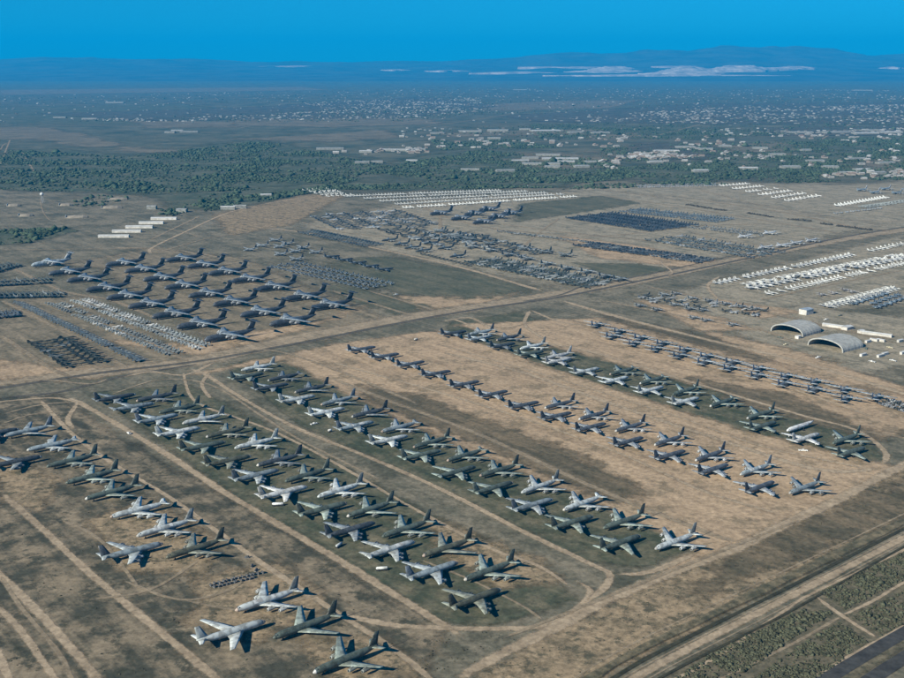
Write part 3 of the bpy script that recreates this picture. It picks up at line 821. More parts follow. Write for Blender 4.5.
def make_prop():
    fus = MB().tube([(14.8, .2, 2.4), (14.2, .9, 2.5), (12.8, 1.5, 2.8), (11, 2.0, 3.0), (8, 2.15, 3.1), (-3, 2.15, 3.1), (-8, 1.6, 3.8), (-12, .8, 4.6), (-14.6, .2, 5.0)], 12)
    ck = MB().loft([[(12.9, -1.1, 3.7), (12.9, 1.1, 3.7), (11.6, 1.4, 4.7), (11.6, -1.4, 4.7)], [(13.2, -1.1, 3.8), (13.2, 1.1, 3.8), (11.9, 1.4, 4.95), (11.9, -1.4, 4.95)]])
    W = {s: mm(MB().wing([(s * .8, 5.0, 4.9, 5.2), (s * 9, 4.8, 4.4, 5.4), (s * 20.2, 3.6, 2.4, 5.8)], th=.14), 'wing', M_PAINT) for s in (1, -1)}
    fin = MB().wing([(4.6, -7.6, 7.4, 0), (6.2, -9.6, 5.2, 0), (11.6, -12.2, 2.8, 0)], True, .1)
    ST = {s: mm(MB().wing([(s * .5, -10.4, 4.4, 5.0), (s * 8, -11.6, 2.4, 5.1)]), 'tailplane', M_PAINT) for s in (1, -1)}
    eng = mm(MB().tube([(2.6, .12, 0), (1.9, .42, 0), (1.7, .62, .05), (-.5, .7, 0), (-3.2, .25, .35)], 8), 'engine', M_PAINT)
    pb = MB()
    for k in range(4):
        a = math.pi / 4 + k * math.pi / 2
        ca, sa = math.cos(a), math.sin(a)
        pb.loft([[(2.0, .3 * ca - .12 * sa, .3 * sa + .12 * ca), (2.0, .3 * ca + .12 * sa, .3 * sa - .12 * ca), (2.12, .3 * ca, .3 * sa)], [(2.0, 2.05 * ca - .18 * sa, 2.05 * sa + .18 * ca), (2.0, 2.05 * ca + .18 * sa, 2.05 * sa - .18 * ca), (2.1, 2.05 * ca, 2.05 * sa)]])
    prp = mm(pb, 'propeller', M_RUBBER, False)
    gs = [mm(MB().box(-2.5, 3.5, s * 2.0 - .5, s * 2.0 + .5, .7, 2.2).disc(1.6, s * 2.0, .65, .65, .6).disc(-.4, s * 2.0, .65, .65, .6), 'main_gear', M_PAINT, False) for s in (1, -1)]
    ng = mm(MB().box(11, 11.3, -.15, .15, .5, 1.6).disc(11.1, 0, .5, .5, .6), 'nose_gear', M_RUBBER, False)
    parts = [('fuselage', mm(fus, 'fuselage', M_PAINT), (0, 0, 0), 'body', [('cockpit_window', mm(ck, 'cockpit_window', M_GLASS, False), (0, 0, 0), None)]),
             ('wing', W[1], (0, 0, 0), 'wing', []), ('wing', W[-1], (0, 0, 0), 'wing', []), ('tail_fin', mm(fin, 'tail_fin', M_PAINT), (0, 0, 0), 'fin', []),
             ('tailplane', ST[1], (0, 0, 0), 'wing', []), ('tailplane', ST[-1], (0, 0, 0), 'wing', [])]
    for y in (5.0, 10.2):
        for s in (1, -1): parts.append(('engine', eng, (5.0, s * y, 5.05), 'engine', [('propeller', prp, (0, 0, 0), None)]))
    parts += [('main_gear', g, (0, 0, 0), 'body', []) for g in gs] + [('nose_gear', ng, (0, 0, 0), None, [])]
    return parts

def fighter_mesh(name, kind=0):
    m = MB()
    if kind == 0:      # twin-finned fighter
        m.tube([(9.6, .08, 2.0), (8.4, .42, 2.05), (6.2, .75, 2.3), (4.0, .95, 2.35), (-6, 1.0, 2.1), (-8.5, .8, 2.1)], 8, 1.35, .8)
        for s in (1, -1):
            m.wing([(s * 1.0, 2.6, 7.6, 2.5), (s * 6.5, -2.6, 2.4, 2.5)], th=.07)
            m.wing([(s * 1.0, -5.6, 3.6, 2.2), (s * 4.2, -7.9, 1.8, 2.2)], th=.06)
            fs = [(2.6, -4.2, 3.8, 0), (5.6, -6.9, 1.7, 0)]
            b = len(m.v); m.wing(fs, True, .06)
            m.v[b:] = [(x, y + s * 1.5, z) for x, y, z in m.v[b:]]
        m.tube([(6.0, .1, 3.0), (5.2, .45, 3.05), (3.4, .5, 3.1), (2.0, .1, 3.0)], 6)
        m.box(5.6, 5.9, -.12, .12, 0, 1.7); m.box(-1.4, -1.1, 1.2, 1.4, 0, 1.7); m.box(-1.4, -1.1, -1.4, -1.2, 0, 1.7)
    elif kind == 1:    # straight-winged attack jet / trainer
        m.tube([(8.0, .1, 2.0), (7.2, .5, 2.1), (5.0, .75, 2.3), (-2, .7, 2.2), (-7.6, .3, 2.6)], 8)
        for s in (1, -1):
            m.wing([(s * .6, 2.2, 3.2, 1.8), (s * 8.4, 1.6, 1.9, 2.3)], th=.12)
            m.wing([(s * .3, -5.8, 2.0, 2.6), (s * 2.9, -6.0, 1.6, 2.6)], th=.1)
            b = len(m.v); m.wing([(1.8, -5.6, 2.4, 0), (4.4, -6.2, 1.8, 0)], True, .1)
            m.v[b:] = [(x, y + s * 2.9, z) for x, y, z in m.v[b:]]
            b = len(m.v); m.tube([(-1.2, .6, 3.4), (-1.8, .75, 3.4), (-4.2, .6, 3.4)], 8, 1, 1, s * 1.3)
        m.box(5.0, 5.3, -.12, .12, 0, 1.6); m.box(-.4, -.1, 1.9, 2.1, 0, 1.6); m.box(-.4, -.1, -2.1, -1.9, 0, 1.6)
    else:              # swept single-finned jet
        m.tube([(9.0, .08, 2.0), (7.6, .5, 2.1), (5.0, .8, 2.3), (-4, .85, 2.2), (-8.4, .5, 2.3)], 8)
        for s in (1, -1):
            m.wing([(s * .6, 2.6, 5.2, 2.0), (s * 5.4, -2.2, 1.9, 2.0)], th=.08)
            m.wing([(s * .3, -5.9, 2.6, 2.5), (s * 3.0, -7.8, 1.2, 2.3)], th=.08)
        m.wing([(2.6, -4.0, 4.6, 0), (5.4, -7.2, 1.9, 0)], True, .08)
        m.box(5.0, 5.3, -.12, .12, 0, 1.6); m.box(-1.4, -1.1, 1.1, 1.3, 0, 1.6); m.box(-1.4, -1.1, -1.3, -1.1, 0, 1.6)
    me = m.mesh(name, False)
    me.materials.append(M_PAINT)
    return me

TANKER, GIANT, PROP = make_tanker(), make_giant(), make_prop()
NOFIN = {'tail_fin'}
def place(name, parts, xy, rz, cols, skip=(), scale=1.0, lean=True):
    root = empty(name, (xy[0], xy[1], 0.0), rz)
    root.scale = (scale,) * 3
    k_eng = 0
    for pn, me, off, key, subs in parts:
        if pn in skip: continue
        if pn == 'engine':
            k_eng += 1
            if ('engine%d' % k_eng) in skip: continue
        o = bpy.data.objects.new(pn, me); COL.objects.link(o)
        o.parent = root; o.location = off
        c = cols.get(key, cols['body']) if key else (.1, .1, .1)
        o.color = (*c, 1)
        for sn, sm, so, sk in subs:
            if sn == 'protective_cover' and 'cover' not in cols: continue
            q = bpy.data.objects.new(sn, sm); COL.objects.link(q)
            q.parent = o; q.location = so
            q.color = (*(cols.get(sk, cols['body']) if sk else (.1, .1, .1)), 1)
    return root

ORD = ['first', 'second', 'third', 'fourth', 'fifth', 'sixth', 'seventh', 'eighth', 'ninth', 'tenth', 'eleventh', 'twelfth', 'thirteenth', 'fourteenth', 'fifteenth', 'sixteenth', 'seventeenth', 'eighteenth', 'nineteenth', 'twentieth', 'twenty-first', 'twenty-second', 'twenty-third', 'twenty-fourth']
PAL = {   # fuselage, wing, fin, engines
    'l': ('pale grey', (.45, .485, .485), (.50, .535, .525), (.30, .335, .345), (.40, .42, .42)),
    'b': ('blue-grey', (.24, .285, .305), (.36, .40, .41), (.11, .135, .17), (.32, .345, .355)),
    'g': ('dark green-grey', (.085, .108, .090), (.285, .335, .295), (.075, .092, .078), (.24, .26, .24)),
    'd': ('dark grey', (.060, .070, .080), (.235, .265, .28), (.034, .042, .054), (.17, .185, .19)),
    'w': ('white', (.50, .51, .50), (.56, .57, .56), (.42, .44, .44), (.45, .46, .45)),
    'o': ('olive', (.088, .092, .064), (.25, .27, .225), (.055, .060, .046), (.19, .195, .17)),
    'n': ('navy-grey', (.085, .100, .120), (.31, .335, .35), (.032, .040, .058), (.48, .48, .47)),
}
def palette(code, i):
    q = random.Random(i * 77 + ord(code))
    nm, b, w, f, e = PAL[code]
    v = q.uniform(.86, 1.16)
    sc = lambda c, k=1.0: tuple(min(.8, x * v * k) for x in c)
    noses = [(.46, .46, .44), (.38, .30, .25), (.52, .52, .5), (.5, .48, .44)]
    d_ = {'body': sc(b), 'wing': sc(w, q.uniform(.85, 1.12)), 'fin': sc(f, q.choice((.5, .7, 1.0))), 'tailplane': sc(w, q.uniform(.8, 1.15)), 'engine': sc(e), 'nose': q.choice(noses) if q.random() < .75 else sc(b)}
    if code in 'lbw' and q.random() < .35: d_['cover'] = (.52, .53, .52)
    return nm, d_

ROWS = {
 'leftmost jet row': [(29, 431, 'L', 'b'), (53, 445, 'L', 'b'), (73, 460.5, 'L', 'g'), (93, 476.5, 'L', 'g'), (113, 492, 'L', 'g'), (139.5, 510, 'L', 'l'), (166, 528, 'L', 'l'), (196, 548.5, 'L', 'o'), (268, 600, 'L', 'l'), (306, 626, 'L', 'g'), (347, 659, 'L', 'g'), (-6, 434, 'R', 'd'), (15, 462, 'R', 'd'), (131.5, 551.5, 'R', 'b'), (231, 632, 'R', 'l')],
 'second jet row from left': [(115, 398, 'R', 'd'), (133, 407, 'R', 'b'), (157, 419, 'R', 'b'), (178, 432, 'R', 'l'), (202.5, 446.5, 'R', 'g'), (227.5, 461, 'R', 'o'), (255.5, 475.5, 'R', 'b'), (283, 492.5, 'R', 'w'), (322, 509.5, 'R', 'g'), (350, 530, 'R', 'd'), (390, 549.5, 'R', 'l'), (432, 571, 'R', 'b'), (475, 599, 'R', 'o'), (157, 397, 'L', 'd'), (180, 408.5, 'L', 'g'), (204, 419, 'L', 'l'), (228, 432, 'L', 'o'), (257, 443, 'L', 'l'), (280, 460, 'L', 'd'), (308, 475, 'L', 'g'), (341, 490, 'L', 'l'), (371, 509, 'L', 'g'), (407, 528.5, 'L', 'g'), (448, 547.5, 'L', 'o'), (490, 570.5, 'L', 'g')],
 'third jet row from left': [(247, 376.5, 'R', 'g'), (271, 387, 'R', 'd'), (297, 399, 'R', 'l'), (326.5, 412, 'R', 'l'), (355, 426, 'R', 'b'), (388.5, 440, 'R', 'l'), (421, 455, 'R', 'g'), (456, 472, 'R', 'g'), (493, 488, 'R', 'g'), (532, 505, 'R', 'b'), (572, 522.5, 'R', 'g'), (620, 543, 'R', 'g'), (258.5, 367, 'L', 'l'), (285, 377, 'L', 'd'), (312, 388.5, 'L', 'd'), (338.5, 400.5, 'L', 'b'), (370, 412.5, 'L', 'd'), (400, 427, 'L', 'b'), (432, 442, 'L', 'g'), (466, 455, 'L', 'g'), (499.5, 470, 'L', 'g'), (540.5, 486, 'L', 'l'), (583, 503, 'L', 'l'), (624.5, 521, 'L', 'g'), (676, 541, 'L', 'l')],
 'sandy lot row': [(361.5, 349, 'R', 'n'), (385, 356, 'R', 'n'), (410.5, 364, 'R', 'n'), (436, 373.5, 'R', 'n'), (464.5, 384, 'R', 'n'), (493, 394, 'R', 'n'), (523.5, 405, 'R', 'n'), (556, 416, 'R', 'n'), (590.5, 427, 'R', 'n'), (628, 441.5, 'R', 'n'), (669.5, 455, 'R', 'n'), (713, 469, 'R', 'n'), (759.5, 487, 'R', 'n'), (560, 404, 'L', 'n'), (594, 415, 'L', 'n'), (630.5, 426.5, 'L', 'n'), (669.5, 440, 'L', 'n'), (710.5, 455, 'L', 'n'), (756, 469, 'L', 'b'), (805, 487, 'L', 'b')],
 'row beyond the sandy lot': [(453.5, 333, 'R', 'd'), (480, 338, 'R', 'b'), (502.5, 345.5, 'R', 'd'), (530.5, 353.5, 'R', 'g'), (558, 361, 'R', 'w'), (586, 371, 'R', 'l'), (615, 380, 'R', 'l'), (650.5, 390, 'R', 'l'), (685, 401, 'R', 'l'), (762.5, 426, 'R', 'g'), (805.5, 438, 'R', 'w'), (851, 452, 'R', 'g'), (481.5, 332, 'L', 'b'), (509, 337.5, 'L', 'd'), (533, 346, 'L', 'l'), (558.5, 355.5, 'L', 'w'), (623, 371, 'L', 'g'), (653, 380, 'L', 'g'), (686, 390.5, 'L', 'g'), (723, 402, 'L', 'g'), (761, 414, 'L', 'g'), (846.5, 438.5, 'L', 'g')],
}
RSC = {'leftmost jet row': 1.09, 'second jet row from left': 1.06, 'third jet row from left': 1.02, 'sandy lot row': .97, 'row beyond the sandy lot': 1.0}
idx = 0
for row, lst in ROWS.items():
    cnt = {'L': 0, 'R': 0}
    for x, y, hd, code in sorted(lst, key=lambda a: a[1]):
        idx += 1
        nm, cols = palette(code, idx)
        p = P(x, y, 3.9)
        rz = S_ANG + (math.pi if hd == 'L' else 0) + R_(random.uniform(-2.2, 2.2))
        side = 'nose-left' if hd == 'L' else 'nose-right'
        q = random.Random(idx)
        skip = set()
        if (x, y) == (390, 549.5): skip = {'tail_fin'}
        elif row != 'sandy lot row' and q.random() < .45: skip = {'engine%d' % q.randint(1, 4), 'engine%d' % q.randint(1, 4)} if q.random() < .5 else {'tail_fin'} if q.random() < .5 else {'engine1', 'engine2', 'engine3', 'engine4'}
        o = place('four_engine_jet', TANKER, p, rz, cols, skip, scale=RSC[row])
        extra = '' if not (x, y) == (390, 549.5) else 'finless '
        tag(o, '%s%s jet, %s %s one from far end, %s' % (extra, nm, ORD[cnt[hd]], side, row), 'aircraft', 'jets parked in the ' + row)
        cnt[hd] += 1
# a stripped fuselage without wings
fo = place('stripped_fuselage', [q for q in TANKER if q[0] in ('fuselage', 'nose_gear', 'main_gear')], P(800.5, 426, 3.9), S_ANG + math.pi, {'body': (.66, .67, .67)})
tag(fo, 'white aircraft fuselage without wings or tail beyond the sandy lot', 'fuselage')

# propeller transports in pairs
UP = [(596.5, 325), (618.5, 331.5), (640, 338), (662, 343.5), (684, 350), (706, 356.5), (732, 362.5), (758, 369), (785, 376.5), (814, 382), (844, 390), (876, 397.5)]
LO = [(612, 336.5), (633, 343.5), (655, 349), (679, 356), (704, 362.5), (729, 368.5), (757, 376), (784, 384), (814, 390), (845, 399)]
for nm, lst in (('far', UP), ('near', LO)):
    for k, (x, y) in enumerate(lst):
        q = random.Random(k * 13 + len(lst))
        v = q.uniform(.8, 1.1)
        cols = {'body': tuple(v * c for c in (.17, .195, .21)), 'wing': tuple(v * c for c in (.34, .37, .38)), 'fin': (.14 * v, .17 * v, .22 * v), 'engine': (.25, .28, .3)}
        o = place('propeller_transport', PROP, P(x, y, 3.2), S_ANG + R_(15 + q.uniform(-9, 9)), cols, scale=1.0)
        tag(o, 'grey high-wing propeller transport, %s from the left in the %s line' % (ORD[k], nm), 'aircraft', 'propeller transports parked in pairs')

# giant transports, lines given by the nose
C5 = {'near': [(48.6, 274), (66.5, 281), (85.8, 290.4), (106.3, 298.4), (128, 307), (152, 317), (177, 327.5), (204.5, 339.7)],
      'middle': [(105.7, 265), (124.5, 271.5), (143, 280), (164.5, 288), (188.4, 296.4), (213, 305), (240, 315.5), (269.5, 324.5)],
      'far': [(165.8, 260.6), (187, 267), (208.3, 274), (231, 281.5), (256, 289.5), (284.3, 299.4), (310.8, 308.2)]}
for nm, lst in C5.items():
    for k, (x, y) in enumerate(lst):
        v = random.uniform(.85, 1.1)
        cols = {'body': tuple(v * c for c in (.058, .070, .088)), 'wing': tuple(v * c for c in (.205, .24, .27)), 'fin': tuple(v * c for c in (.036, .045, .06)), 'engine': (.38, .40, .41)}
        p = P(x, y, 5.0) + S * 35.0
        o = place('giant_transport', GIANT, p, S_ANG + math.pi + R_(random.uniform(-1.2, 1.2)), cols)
        tag(o, 'huge dark T-tail transport, %s from the left in the %s line' % (ORD[k], nm), 'aircraft', 'giant T-tail transports parked in three lines')
cols = {'body': (.32, .38, .42), 'wing': (.36, .42, .46), 'fin': (.3, .34, .38), 'engine': (.4, .42, .44)}
tag(place('giant_transport', GIANT, P(31, 265, 5) + S * 35, S_ANG + math.pi + R_(4), cols), 'pale blue-grey T-tail transport at the left end of the giants', 'aircraft', 'giant T-tail transports parked in three lines')
for k, (x, y) in enumerate([(429, 214), (450, 219), (463.5, 214.5), (472, 222.8), (478, 210), (487, 217.5), (500, 214)]):
    cols = {'body': (.06, .074, .095), 'wing': (.16, .19, .22), 'fin': (.05, .065, .09), 'engine': (.4, .42, .45)}
    tag(place('giant_transport', GIANT, P(x, y, 5) + S * 35, S_ANG + math.pi, cols, scale=.95), 'distant dark T-tail transport, %s from the left in front of the white rows' % ORD[k], 'aircraft', 'distant T-tail transports')

def line_up(name, parts, pts, colf, rz, lab, group, scale=1.0, z=3.0):
    for k, (x, y) in enumerate(pts):
        o = place(name, parts, P(x, y, z), rz + R_(random.uniform(-4, 4)), colf(k), scale=scale)
        tag(o, lab % ORD[k], 'aircraft', group)
def tone(b, w, f):
    def g(k):
        v = random.uniform(.8, 1.2)
        return {'body': tuple(v * c for c in b), 'wing': tuple(v * c for c in w), 'fin': tuple(v * c for c in f), 'engine': w, 'tailplane': w}
    return g
PAR = [q for q in PROP if q[0] not in ('nose_gear',)]
TAN = [q for q in TANKER if q[0] not in ('nose_gear',)]
line_up('patrol_aircraft', PAR, [(250, 249.5), (262, 245.5), (275.5, 240), (280, 246.5), (281, 254), (287.5, 243.5), (296, 251), (296.5, 259), (303, 247.5), (316, 252)], tone((.26, .29, .30), (.31, .34, .345), (.06, .07, .085)), S_ANG + math.pi, 'pale propeller aircraft, %s from the left, behind the giant transports', 'pale propeller aircraft behind the giants', .95)
line_up('dark_jet', TAN, [(332, 256.5), (345.5, 259.5), (358.5, 262.5), (371.5, 266), (385, 269)], tone((.06, .075, .09), (.2, .24, .27), (.05, .06, .07)), S_ANG, 'dark swept-wing jet, %s from the left in the single file on grass', 'dark jets in single file', .8)
line_up('stored_transport', PAR, [(472, 247), (490, 250.5), (508, 255), (527, 259), (547, 264), (567, 268.5), (587, 272), (605, 276.5), (620, 279.5)], tone((.17, .19, .19), (.30, .33, .33), (.07, .085, .09)), S_ANG, 'grey-green propeller transport, %s from the left in the middle-distance row', 'transports in the middle distance', 1.05)
line_up('stored_transport', PAR, [(440, 231), (455, 236), (470, 239), (490, 243.5), (524, 248.5), (545, 252), (566, 255)], tone((.14, .16, .16), (.28, .31, .31), (.06, .08, .08)), S_ANG + math.pi, 'grey-green propeller transport, %s from left in the farther middle-distance row', 'transports in the farther middle-distance row', 1.05)
line_up('dark_jet', TAN, [(390, 240), (402, 244), (413, 247.5), (424, 250.5), (432, 243), (446, 248), (458, 256), (418, 238)], tone((.06, .075, .08), (.22, .25, .26), (.05, .06, .07)), S_ANG + math.pi, 'dark swept-wing jet, %s of the tangled group beyond the grass', 'dark jets beyond the grass', .95)
line_up('stored_transport', PAR, [(652, 299), (664, 294), (676, 293), (692, 297.5), (709, 300), (726, 303), (742, 306), (756, 308), (640, 305), (657, 309), (675, 304), (690, 308), (703, 309.5), (694, 317), (706, 319.5), (733, 324)], tone((.18, .20, .20), (.34, .37, .38), (.1, .12, .12)), S_ANG, 'small drab propeller transport, %s of those near the arched shelters', 'drab transports near the shelters', .62)
line_up('white_airliner', [q for q in TAN if q[0] != 'tail_fin'], [(745, 236.5), (770, 233), (766, 247.5), (783, 245.5), (797, 243), (812, 240.5)], tone((.58, .58, .57), (.48, .49, .48), (.46, .47, .48)), S_ANG + math.pi, 'white jet airliner, %s of those beside the main road', 'white airliners by the main road', 1.05)
line_up('white_airliner', TAN, [(862, 190), (875, 192.5), (886, 189), (897, 193), (908, 190)], tone((.28, .34, .37), (.32, .36, .38), (.45, .46, .47)), S_ANG + math.pi, 'pale blue airliner, %s of those far off at the right edge', 'pale airliners at the right edge', 1.15)
line_up('stored_transport', PAR, [(822, 294), (834, 292.5), (845, 289), (852, 291)], tone((.4, .38, .36), (.45, .44, .42), (.3, .25, .22)), S_ANG, 'small brownish propeller aircraft, %s beside the rows of wrapped jets', 'brownish aircraft beside wrapped jets', .6)

# small jets in long rows
FM = [fighter_mesh('fighter_jet', 0), fighter_mesh('attack_jet', 1), fighter_mesh('trainer_jet', 2)]
BLUEG, DGRN, WHT, GRY, NAVY = (.105, .13, .145), (.060, .070, .058), (.47, .48, .47), (.17, .19, .19), (.070, .086, .10)
NUM = ['one', 'two', 'three', 'four', 'five', 'six', 'seven', 'eight', 'nine']
def nth(n):
    if n <= len(ORD): return ORD[n - 1]
    t = {2: 'twenty', 3: 'thirty', 4: 'forty', 5: 'fifty'}[n // 10]
    return {2: 'twentieth', 3: 'thirtieth', 4: 'fortieth', 5: 'fiftieth'}[n // 10] if n % 10 == 0 else t + '-' + ORD[n % 10 - 1]
S1 = S_ANG
def jets(p0, p1, n, ncol, gap, me, col, name, lab, group, rz, var=.2, odd=None, odd_p=0.0, scale=1.0, jit=1.0, stuff=None, side=1.0):
    a, b = P(*p0), P(*p1)
    dv = (b - a) / np.linalg.norm(b - a)
    nrm = np.array([-dv[1], dv[0]]) * side
    for c in range(ncol):
        for k in range(n):
            if random.random() < (.09 if 'wrapped' in name else .04): continue
            p = a + (b - a) * k / max(1, n - 1) + nrm * gap * c + rng.normal(0, .5 * jit, 2)
            v = random.uniform(1 - var, 1 + var)
            cc = odd if (odd is not None and random.random() < odd_p) else col
            cc = tuple(min(.85, x * v) for x in cc)
            r = rz + R_(random.uniform(-9, 9) * (1.2 if 'wrapped' in name else 1)) + (math.pi if (c % 2) else 0)
            if stuff is not None:
                stuff.append((p, r, cc, scale)); continue
            o = bpy.data.objects.new(name, me); COL.objects.link(o)
            o.location = (p[0], p[1], 0); o.rotation_euler = (0, 0, r); o.scale = (scale,) * 3
            o.color = (*cc, 1)
            tag(o, lab + ((', %s from the far end' % nth(k + 1)) if ncol == 1 else (', %s in column %s' % (nth(k + 1), NUM[c]))), 'fighter jet', group)
jets((20, 304), (141, 361.5), 42, 1, 17, FM[0], BLUEG, 'fighter_jet', 'blue-grey fighter of the nearest long left strip', 'fighters in the nearest left strip', S1 - .5)
jets((50, 304.5), (168, 355), 38, 2, 12, FM[1], GRY, 'attack_jet', 'grey attack jet of the middle long left strip', 'attack jets in the middle left strip', S1 - .5, odd=WHT, odd_p=.10, scale=.85)
jets((76, 302), (198, 349.5), 40, 2, 13, FM[1], (.25, .275, .275), 'attack_jet', 'pale attack jet of the strip beside the giants', 'attack jets in the strip beside the giants', S1 - .5, odd=WHT, odd_p=.22, scale=.9)
jets((37, 344), (71, 367), 9, 3, 19, FM[2], DGRN, 'bomber_jet', 'dark green jet of the compact left block', 'dark jets in the compact left block', S1, odd=GRY, odd_p=.2, scale=1.2)
jets((-4, 272), (18, 266), 7, 2, 18, FM[2], DGRN, 'bomber_jet', 'dark jet of the far left-edge cluster', 'dark jets in the far left cluster', S1 + 1.5, scale=1.4)
jets((-6, 286), (48, 283), 12, 2, 24, FM[2], DGRN, 'bomber_jet', 'dark green jet of the upper left-edge line', 'dark jets in the left edge lines', S1 + 1.5, odd=GRY, odd_p=.1, scale=1.3)
jets((-6, 298), (58, 297), 13, 2, 18, FM[2], DGRN, 'bomber_jet', 'dark green jet of the lower left-edge line', 'dark jets in the left edge lines', S1 + 1.5, odd=GRY, odd_p=.15, scale=1.3)
jets((-4, 318), (18, 316), 7, 2, 18, FM[2], NAVY, 'bomber_jet', 'dark blue jet at left edge below the strips', 'dark blue jets at the left edge', S1 + 1.5, scale=1.2)
jets((272, 267), (366, 289), 21, 4, 17, FM[2], (.30, .33, .325), 'trainer_jet', 'pale trainer of the criss-cross block behind the giants', 'trainers in the criss-cross block', S1 + .7, scale=.95)
jets((718, 284.5), (852, 256), 32, 1, 12, FM[0], WHT, 'wrapped_jet', 'white wrapped jet of the upper single row', 'white wrapped jets in rows', S1 - 1.57, var=.2)
jets((753, 289.5), (908, 258.5), 26, 2, 24, FM[0], WHT, 'wrapped_jet', 'white wrapped jet of the double row', 'white wrapped jets in rows', S1 - 1.2, var=.15, scale=1.3)
jets((769, 295), (908, 263.5), 38, 1, 12, FM[2], WHT, 'wrapped_jet', 'white wrapped jet of the lower single row', 'white wrapped jets in rows', S1 - 1.57, var=.2)
jets((867, 252.5), (908, 244), 11, 1, 12, FM[2], WHT, 'wrapped_jet', 'white wrapped jet of the short right-edge row', 'white wrapped jets in rows', S1 - 1.57, var=.2)
jets((831, 308), (896, 290), 17, 2, 12, FM[0], (.42, .43, .42), 'wrapped_jet', 'whitish wrapped jet of the row beyond the shelters', 'white wrapped jets in rows', S1 - 1.4, var=.15)
jets((878, 308), (908, 298), 7, 3, 17, FM[0], (.24, .30, .34), 'fighter_jet', 'pale blue fighter of the right-edge cluster', 'pale blue fighters at the right edge', S1)
jets((880, 404), (908, 413), 7, 3, 9, FM[1], WHT, 'small_jet', 'small white jet of the little block at right edge', 'small white jets at the right edge', S1, odd=DGRN, odd_p=.3, scale=.75)

ST = []
jets((301, 233), (366, 247), 24, 3, 18, FM[0], (.12, .14, .14), '', '', '', S1, stuff=ST)
jets((312, 216), (340, 230), 11, 11, 21, FM[0], (.10, .115, .115), '', '', '', S1, odd=WHT, odd_p=.22, stuff=ST, scale=1.25, jit=4)
for k, (a, b) in enumerate([((405, 208.5), (575, 197.3)), ((396, 205), (562, 195)), ((382, 202), (546, 193.5)), ((366, 199.2), (526, 192)), ((346, 197), (500, 191))]):
    jets(a, b, 52, 1, 10, FM[2], (.30, .31, .305) if k else (.46, .47, .46), '', '', '', S1 - 1.57, var=.15, stuff=ST, scale=1.05)
jets((328, 197), (352, 195.5), 6, 5, 40, FM[2], (.40, .41, .40), '', '', '', S1 - 1.57, var=.1, stuff=ST, scale=1.1)
jets((568, 218.5), (652, 231.5), 34, 8, 19, FM[0], NAVY, '', '', '', S1, stuff=ST, jit=2.5, scale=1.1)
jets((622, 212), (716, 222.5), 30, 4, 22, FM[0], (.17, .21, .23), '', '', '', S1, stuff=ST)
jets((578, 246), (700, 263), 38, 3, 20, FM[0], (.075, .09, .10), '', '', '', S1, odd=GRY, odd_p=.25, stuff=ST, jit=4, scale=1.2)
jets((652, 241), (752, 258), 28, 4, 26, FM[1], (.16, .18, .17), '', '', '', S1, odd=WHT, odd_p=.12, stuff=ST, jit=5, scale=1.1)
jets((470, 263), (588, 288), 38, 4, 17, FM[2], (.09, .105, .09), '', '', '', S1, odd=(.32, .33, .31), odd_p=.35, stuff=ST, scale=1.15, jit=3)
jets((385, 231), (440, 246), 12, 4, 30, FM[0], (.09, .10, .09), '', '', '', S1, odd=(.36, .37, .35), odd_p=.35, stuff=ST, scale=1.5, jit=9)
jets((440, 236), (520, 256), 16, 3, 30, FM[0], (.10, .11, .10), '', '', '', S1, odd=(.36, .37, .35), odd_p=.35, stuff=ST, scale=1.4, jit=9)
jets((640, 300), (760, 316), 14, 2, 30, FM[1], (.08, .085, .07), '', '', '', S1, odd=(.4, .4, .38), odd_p=.4, stuff=ST, scale=1.1, jit=12)
jets((500, 232), (590, 243), 20, 1, 30, FM[0], (.2, .21, .19), '', '', '', S1, odd=(.4, .4, .38), odd_p=.2, stuff=ST, scale=1.0, jit=5)
jets((690, 228), (760, 236), 16, 2, 24, FM[1], (.26, .27, .25), '', '', '', S1, stuff=ST, jit=4)
jets((420, 254), (470, 266), 14, 1, 20, FM[2], (.10, .10, .08), '', '', '', S1, stuff=ST, scale=.9)
for k in range(6):
    jets((722 + 13 * k, 186.5 + 3.0 * k), (748 + 14 * k, 184.5 + 2.4 * k), 9, 1, 20, FM[2], (.42, .42, .41), '', '', '', S1 - 1.57, var=.25, stuff=ST, scale=1.1)
jets((838, 206.5), (886, 198.2), 17, 1, 20, FM[2], WHT, '', '', '', S1 - 1.57, var=.05, stuff=ST, scale=1.2)
jets((868, 208), (908, 202), 12, 2, 20, FM[2], GRY, '', '', '', S1 - 1.57, stuff=ST)
jets((640, 188), (720, 186), 18, 2, 40, FM[2], (.5, .5, .5), '', '', '', S1, stuff=ST)
jets((836, 214), (880, 209), 9, 1, 20, FM[2], WHT, '', '', '', S1, stuff=ST)

